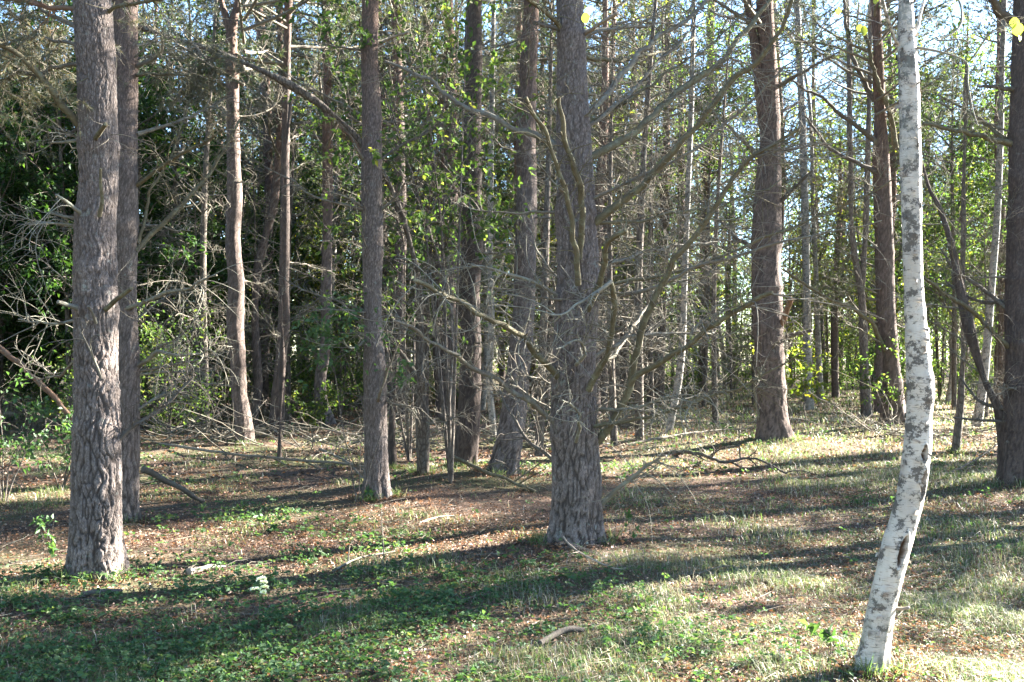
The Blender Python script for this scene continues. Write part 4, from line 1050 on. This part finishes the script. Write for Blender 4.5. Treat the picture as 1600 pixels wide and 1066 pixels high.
sp = scatter(5, (240, 700), (19, 28), 1.2) + scatter(9, (620, 1120), (15, 27), 1.2) + scatter(16, (1020, 1640), (24, 46), 1.4)
spread_copies(dead, sp, "twiggy dead grey conifer", "dead twiggy conifers between the pines", sr=(.8, 1.5))
shr = [proto_broad(151, 2.0, .9, 2200, .075, 'leaf', 'shrub', 'shrub', z0=.1, nst=4, r0=.02), proto_broad(152, 1.5, .8, 1800, .075, 'leaf', 'shrub', 'shrub', z0=.1, nst=4, r0=.02)]
sp = scatter(16, (880, 1640), (27, 46), 1.0) + scatter(14, (350, 900), (22, 40), 1.0) + scatter(4, (-60, 340), (18, 24), 1.0)
spread_copies(shr, sp, "low leafy shrub", "low shrubs under the far trees", sr=(.7, 1.3))
# pines beyond the picture's right edge whose crowns shade the clearing
offs = [(8.0, 11.5), (9.8, 11.4), (7.2, 9.8), (9.8, 16.7), (12.5, 21.2), (14.2, 18), (11.3, 17.3), (24.5, 22)]
for k, (x, y) in enumerate(offs):
    r = copy_tree(pines[k % 3]); r.location = (x, y, -.03); r.rotation_euler = (0, 0, k * 1.3); r.scale = (1, 1, 1)
    tag(r, "pine beyond the edge of the view, shading the clearing", "pine tree", "pines beyond the view's edge")

bushy = [proto_pine(104, 11, dead=8, low=(2.2, 10.5, 30, 2.0)), proto_pine(105, 10, dead=8, low=(2.8, 9.6, 26, 2.2))]
sp = scatter(2, (-60, 250), (26, 32), 1.3) + scatter(7, (560, 1000), (24, 34), 1.3) + scatter(16, (960, 1700), (25, 48), 1.4)
spread_copies(bushy, sp, "low-branched grey-green pine", "low-branched pines among the trunks", sr=(.85, 1.3))
for k, (x, y, sc_) in enumerate([(8.6, 14.0, .7), (9.9, 12.5, .8), (8.9, 10.4, 1.15), (10.8, 12.2, 1.3), (14.8, 17.8, 1.1), (12.8, 24.5, 1.2)]):
    r = copy_tree(broad[k % 2]); r.location = (x, y, -.03); r.rotation_euler = (0, 0, k * 2.1); r.scale = (sc_, sc_, sc_)
    tag(r, "leafy tree beyond the edge of the view, dappling the clearing", "leafy tree", "leafy trees beyond the view's edge")
# the wood goes on unseen round the viewer, added to cut the sky fill
rv = rng_(555)
for k in range(32):
    a = math.radians(rv.uniform(172, 352)); d = rv.uniform(8, 22)
    r = copy_tree((dense + broad)[k % 4]); s = rv.uniform(1.1, 1.7)
    p_ = (math.cos(a) * d, math.sin(a) * d) if k < 22 else (-rv.uniform(8.5, 15), rv.uniform(2, 13))
    r.location = (p_[0], p_[1], -.03); r.rotation_euler = (0, 0, rv.uniform(0, 6.28)); r.scale = (s, s, s)
    tag(r, "unseen broadleaf tree round the viewer, added to cut sky light", "broadleaf tree", "unseen trees round the viewer, cutting sky light")
# labels by place: counted from the left in each gap between the marked trees
ANCH = [(148, "stout pine"), (368, "forked pine"), (584, "straight pine"), (898, "branchy pine"), (1200, "twin-topped pine"), (1424, "white birch")]
ORD = "first second third fourth fifth sixth seventh eighth ninth tenth eleventh twelfth thirteenth fourteenth fifteenth sixteenth seventeenth eighteenth nineteenth twentieth".split()
gaps = {}
for r, ph in BG:
    px = 800 + r.location.x / r.location.y * FPX
    gi = sum(px > a for a, _ in ANCH)
    gaps.setdefault((ph, gi), []).append((px, r))
for (ph, gi), lst in gaps.items():
    lst.sort(key=lambda t: t[0])
    where = "left of the stout pine" if gi == 0 else ("between white birch and edge pine" if gi == 6 else "between %s and %s" % (ANCH[gi - 1][1], ANCH[gi][1]))
    for k, (px, r) in enumerate(lst):
        r["label"] = "%s %s from the left, %s" % (ORD[min(k, 19)], ph, where) if len(lst) > 1 else "%s standing alone %s" % (ph, where)

# ------------------------------------------------------------------ far wood that reads as one mass
def far_wood():
    rg = rng_(321)
    w, f = MB(), MB()
    n = 170
    ang = rg.uniform(-.66, .62, n); Y = rg.uniform(52, 80, n); x = np.tan(ang) * Y
    right = sstep(-2, 22, x)
    H = rg.uniform(9, 16, n) * (1 - .25 * right)
    P = np.stack([np.stack([x, Y, np.full(n, -.3)], 1), np.stack([x + rg.normal(size=n) * .2, Y, H * .5], 1), np.stack([x + rg.normal(size=n) * .5, Y, H], 1)], 1)
    w.tubes(P, np.stack([np.full(n, .16), np.full(n, .11), np.full(n, .02)], 1), 6)
    B, RB = sprout(P, np.full((n, 3), .05), n * 16, rg, (.1, .98), (1.0, 2.8), (50, 90), n=5, r0=.03, curl=.4); w.tubes(B, RB, 3)
    p, d = along(B, 110000, rg, (.15, 1)); k = 80000; xx = rg.uniform(-60, 60, k); yy = rg.uniform(54, 70, k)
    p = np.concatenate([p, np.stack([xx, yy, rg.uniform(0, 1, k) ** 1.3 * (3 + 6 * n2(xx, yy, .16, 61))], 1)]); d = np.concatenate([d, rg.normal(size=(k, 3))]); f.leaves(p + rg.normal(size=p.shape) * .25, d + rg.normal(size=p.shape), .20 * rg.uniform(.6, 1.2, len(p)), .12, rg)
    root = bpy.data.objects.new('distant_wood', None); SC.collection.objects.link(root)
    tag(root, "distant mass of trunks and foliage closing off the view", "wood", None, "stuff")
    a = w.build('trunks', M['bark_far'], root); b = f.build('foliage', M['leaf'], root)
    for o in (a, b): o['kind'] = 'stuff'
far_wood()

# ------------------------------------------------------------------ ground sheet
def axis(lo, hi, fine0, fine1, df, growth=1.16):
    a = list(np.arange(fine0, fine1, df)); s = df
    while a[-1] < hi: s *= growth; a.append(a[-1] + s)
    s = df; b = []
    c = fine0
    while c > lo: s *= growth; c -= s; b.append(c)
    return np.array(b[::-1] + a)
xs, ys = axis(-95, 95, -8, 9, .10), axis(-30, 120, 3, 22, .10)
X, Yg = np.meshgrid(xs, ys, indexing='ij')
Z = hgt(X, Yg)
nx, ny = X.shape
i, j = np.meshgrid(np.arange(nx - 1), np.arange(ny - 1), indexing='ij')
gm = MB(); gm.add(np.stack([X, Yg, Z], -1), quads=np.stack([i * ny + j, (i + 1) * ny + j, (i + 1) * ny + j + 1, i * ny + j + 1], -1).reshape(-1, 4))
tag(gm.build('ground', M['ground']), "uneven forest floor of soil and needles", None, None, "structure")

# ------------------------------------------------------------------ ground cover (nobody could count it)
def pts_in_view(n, Y0, Y1, rg, power=1.0, pad=1.15):
    """random points of the visible wedge, denser near the camera for power > 1"""
    u = rg.uniform(0, 1, n) ** power
    Y = Y0 + (Y1 - Y0) * u
    x = rg.uniform(-.5, .5, n) * Y * pad
    return x, Y
def herb_den(x, y):
    d = sstep(7.7, 5.9, y + (n2(x, y, .9, 31) - .5) * 2.4) * sstep(1.5, -.4, x + (n2(x, y, .8, 32) - .5) * 2.4)
    patch = sstep(.50, .66, n2(x, y, .75, 33) * .75 + n2(x, y, 2.6, 34) * .25) * sstep(24, 10, y) * .8 * (1 - .85 * sstep(.2, 1.0, x) * sstep(8.5, 6.8, y))
    return np.clip(np.maximum(d, patch), 0.02, 1)
def grass_den(x, y):
    a = sstep(-.6, 1.6, x + (n2(x, y, .7, 35) - .5) * 2.4) * sstep(12, 6.5, y + (n2(x, y, .8, 36) - .5) * 4)
    b = sstep(1.0, 4.0, x) * sstep(8, 12, y) * (.35 + .65 * sstep(.4, .6, n2(x, y, .5, 37)))
    c = sstep(-2, 3.5, x) * sstep(16, 22, y)
    e = .22 * sstep(6.6, 5.0, y)
    t = sstep(.48, .66, n2(x, y, 1.2, 38)) * .7
    return np.clip(np.maximum.reduce([a * (.4 + .6 * sstep(.35, .6, n2(x, y, 1.5, 39))), b, c, e, t * .6]), 0.015, 1)

def cover():
    rg = rng_(77)
    # grass
    b = MB(); d = MB()
    for (n, Y0, Y1, hh, w0) in ((190000, 4.3, 8, .075, .0036), (130000, 8, 16, .085, .0065), (90000, 16, 46, .13, .016)):
        x, y = pts_in_view(n, Y0, Y1, rg, 1.0)
        k = rg.uniform(0, 1, n) < grass_den(x, y); x, y = x[k], y[k]; m = len(x)
        x = x + rg.normal(size=m) * .012; y = y + rg.normal(size=m) * .012
        tall = sstep(.35, .75, n2(x, y, 2.2, 41))
        h = hh * rg.uniform(.35, 1.2, m) * (.45 + 1.0 * tall)
        a = rg.uniform(0, 6.28, m); lean = rg.uniform(.25, 1.7, m)
        dirv = np.stack([np.cos(a), np.sin(a), np.zeros(m)], 1); sd = np.stack([-np.sin(a), np.cos(a), np.zeros(m)], 1)
        p = np.stack([x, y, hgt(x, y) - .005], 1)
        up = np.array([0, 0, 1.0]); w = (w0 * rg.uniform(.6, 1.3, m))[:, None]
        p1 = p + up * (h * .55)[:, None] + dirv * (h * lean * .25)[:, None]
        p2 = p + up * (h * np.maximum(1 - .42 * lean, .12))[:, None] + dirv * (h * lean)[:, None]
        V = np.stack([p - sd * w * .5, p + sd * w * .5, p1 + sd * w * .4, p1 - sd * w * .4, p2], 1)
        dry = rg.uniform(0, 1, m) < (.22 + .3 * n2(x, y, .8, 43)) * (.5 + .5 * sstep(-1.5, 1.0, x))
        for sel, mb in ((~dry, b), (dry, d)):
            q = V[sel]; o = np.arange(len(q))[:, None] * 5
            mb.add(q, tris=np.concatenate([o + [[0, 1, 2]], o + [[0, 2, 3]], o + [[3, 2, 4]]]))
    tag(b.build('grass', M['grass']), "short green grass of the clearing", None, None, "stuff")
    tag(d.build('dry_grass', M['straw']), "dry straw-coloured grass blades", None, None, "stuff")
    # herbs: rosettes of small leaves
    f = MB()
    for (n, Y0, Y1, ll, per) in ((13000, 4.2, 8.5, .024, 7), (3500, 4.2, 8.5, .042, 5), (9000, 8.5, 17, .04, 6), (2500, 17, 34, .09, 6)):
        x, y = pts_in_view(n, Y0, Y1, rg, 1.0)
        k = rg.uniform(0, 1, n) < herb_den(x, y) * (.25 + .75 * sstep(.38, .58, n2(x, y, 3.0, 51))); x, y = x[k], y[k]; m = len(x)
        hh = rg.uniform(.01, .085, m) * (.5 + n2(x, y, 1.4, 44))
        c = np.stack([x, y, hgt(x, y) + hh], 1); c = np.repeat(c, per, 0)
        a = rg.uniform(0, 6.28, m * per); dv = np.stack([np.cos(a), np.sin(a), rg.uniform(-.25, .45, m * per)], 1)
        f.leaves(c + dv * ll * .35 + rg.normal(size=c.shape) * ll * .15, dv, ll * rg.uniform(.6, 1.25, m * per), ll * rg.uniform(.55, .8, m * per), rg, .18)
    tag(f.build('ground_herbs', M['herb'], smooth=False), "low green herbs creeping over the forest floor", None, None, "stuff")
    # fallen leaves
    f = MB()
    for (n, Y0, Y1, ll) in ((100000, 4.2, 12, .028), (50000, 12, 40, .06)):
        x, y = pts_in_view(n, Y0, Y1, rg, 1.0)
        k = rg.uniform(0, 1, n) < .30 + .7 * sstep(.4, .62, n2(x, y, .9, 45)); x, y = x[k], y[k]; m = len(x)
        p = np.stack([x, y, hgt(x, y) + rg.uniform(.003, .022, m)], 1)
        a = rg.uniform(0, 6.28, m)
        f.leaves(p, np.stack([np.cos(a), np.sin(a), rg.normal(size=m) * .28], 1), ll * rg.uniform(.5, 1.2, m), ll * rg.uniform(.45, .8, m), rg, .35)
    tag(f.build('fallen_leaves', M['litter'], smooth=False), "brown fallen leaves scattered over the floor", None, None, "stuff")
    # needles and fine twigs lying about
    s = MB()
    for (n, Y0, Y1, L, w) in ((60000, 4.2, 12, .06, .0022), (40000, 12, 32, .10, .006)):
        x, y = pts_in_view(n, Y0, Y1, rg, 1.0)
        a = rg.uniform(0, 6.28, n); dv = np.stack([np.cos(a), np.sin(a), rg.normal(size=n) * .18], 1)
        p = np.stack([x, y, hgt(x, y) + rg.uniform(.002, .02, n)], 1); sd = np.stack([-np.sin(a), np.cos(a), np.zeros(n)], 1)
        ln = (L * rg.uniform(.4, 1.3, n))[:, None]
        V = np.stack([p - sd * w, p + sd * w, p + dv * ln], 1); s.add(V, tris=np.arange(n * 3).reshape(-1, 3))
    tag(s.build('needle_litter', M['litter'], smooth=False), "dry pine needles and bits of twig on the floor", None, None, "stuff")
    # thin twigs on the floor
    n = 2600
    x, y = pts_in_view(n, 4.3, 18, rg, 1.0); a = rg.uniform(0, 6.28, n); L = rg.uniform(.08, .5, n)
    tt = np.linspace(-.5, .5, 5)
    P = np.stack([x[:, None] + np.cos(a)[:, None] * tt * L[:, None], y[:, None] + np.sin(a)[:, None] * tt * L[:, None], np.zeros((n, 5))], -1)
    P = P + np.cumsum(rg.normal(size=P.shape) * .008, 1)
    P[..., 2] = hgt(P[..., 0].ravel(), P[..., 1].ravel()).reshape(n, 5) + rg.uniform(.004, .03, n)[:, None] + np.abs(P[..., 2])
    q = MB(); q.tubes(P, rg.uniform(.0012, .0032, n)[:, None] * np.linspace(1, .5, 5)[None], 4)
    tag(q.build('twig_litter', M['twig_grey']), "small dry twigs strewn on the floor", None, None, "stuff")
cover()
def base_tufts():
    """grass, dead leaves and needles gathered round the feet of the nearer trees"""
    rg = rng_(88); b, f = MB(), MB()
    for k_, fg in FG.items():
        x0, y0, _ = fg['org']
        if fg['Y'] > 19: continue
        w = WID[k_]
        for c in range(int(5 + rg.integers(0, 5))):
            th = rg.uniform(math.pi * .9, math.pi * 2.1); rr = w * rg.uniform(1.0, 1.35) + .02
            n = int(rg.integers(10, 34)); cx, cy = x0 + math.cos(th) * rr, y0 + math.sin(th) * rr
            p = np.stack([cx + rg.normal(size=n) * .035, cy + rg.normal(size=n) * .035, np.zeros(n)], 1); p[:, 2] = hgt(p[:, 0], p[:, 1]) - .005
            d = unit(np.stack([rg.normal(size=n) * .5, rg.normal(size=n) * .5, np.full(n, 1.0)], 1)); L = rg.uniform(.05, .17, n)[:, None]
            sd = unit(np.cross(d, rg.normal(size=(n, 3)))) * .0025
            dn = np.array([0, 0, -1.0]) * L * rg.uniform(.0, .45, (n, 1))
            m_ = p + d * L * .6; t_ = p + d * L + dn
            V = np.stack([p - sd, p + sd, m_ + sd * .8, m_ - sd * .8, t_], 1); o = np.arange(n)[:, None] * 5
            b.add(V, tris=np.concatenate([o + [[0, 1, 2]], o + [[0, 2, 3]], o + [[3, 2, 4]]]))
        n = 220; th = rg.uniform(0, 6.28, n); rr = w * (1.0 + np.abs(rg.normal(size=n)) * .5)
        p = np.stack([x0 + np.cos(th) * rr, y0 + np.sin(th) * rr, np.zeros(n)], 1); p[:, 2] = hgt(p[:, 0], p[:, 1]) + rg.uniform(.003, .03, n)
        f.leaves(p, np.stack([np.cos(th * 3), np.sin(th * 3), rg.normal(size=n) * .4], 1), rg.uniform(.02, .05, n), rg.uniform(.012, .03, n), rg, .4)
    tag(b.build('tufted_grass', M['grass']), "grass tufts round the feet of the trees", None, None, "stuff")
    tag(f.build('leaf_debris', M['litter'], smooth=False), "dead leaves and bark flakes gathered round the tree feet", None, None, "stuff")
base_tufts()

# yellow birch leaves hanging by the camera side of the wood
def hang_leaf(px, py, Y, size, seed, parent):
    rg = rng_(seed); c = W(px, py, Y) - np.array(parent.location)
    m = MB(); n = 9; t = np.linspace(0, 1, n); wd = np.sin(np.pi * np.clip(t * .93 + .05, 0, 1)) ** .8 * size * .42
    L = np.stack([-wd, np.zeros(n), -t * size], 1); C = np.stack([np.zeros(n), np.full(n, size * .08), -t * size], 1); Rr = np.stack([wd, np.zeros(n), -t * size], 1)
    V = np.concatenate([L, C, Rr]); th = rg.uniform(-.9, .9); 
    V = np.stack([V[:, 0] * math.cos(th) - V[:, 1] * math.sin(th), V[:, 0] * math.sin(th) + V[:, 1] * math.cos(th), V[:, 2]], 1) + c + [0, 0, size * .5]
    k = np.arange(n - 1)
    Q = np.concatenate([np.stack([k, k + n, k + n + 1, k + 1], 1), np.stack([k + n, k + 2 * n, k + 2 * n + 1, k + n + 1], 1)])
    m.add(V, quads=Q); m.build('leaf', M['leaf_bright'], parent)
birch = next(o for o in bpy.data.objects if o.get('label', '').startswith("white birch nearest"))
for k, (px, py, Y, s) in enumerate([(915, 28, 5.7, .062), (1350, 48, 5.0, .05), (1343, 44, 5.02, .035), (1590, 46, 4.6, .06), (1585, 36, 4.62, .05), (1594, 58, 4.6, .04), (1310, 18, 4.9, .035), (1368, 2, 4.9, .03)]):
    hang_leaf(px, py, Y, s, 400 + k, birch)
print("verts", sum(len(m.vertices) for m in bpy.data.meshes), "objs", len(bpy.data.objects))
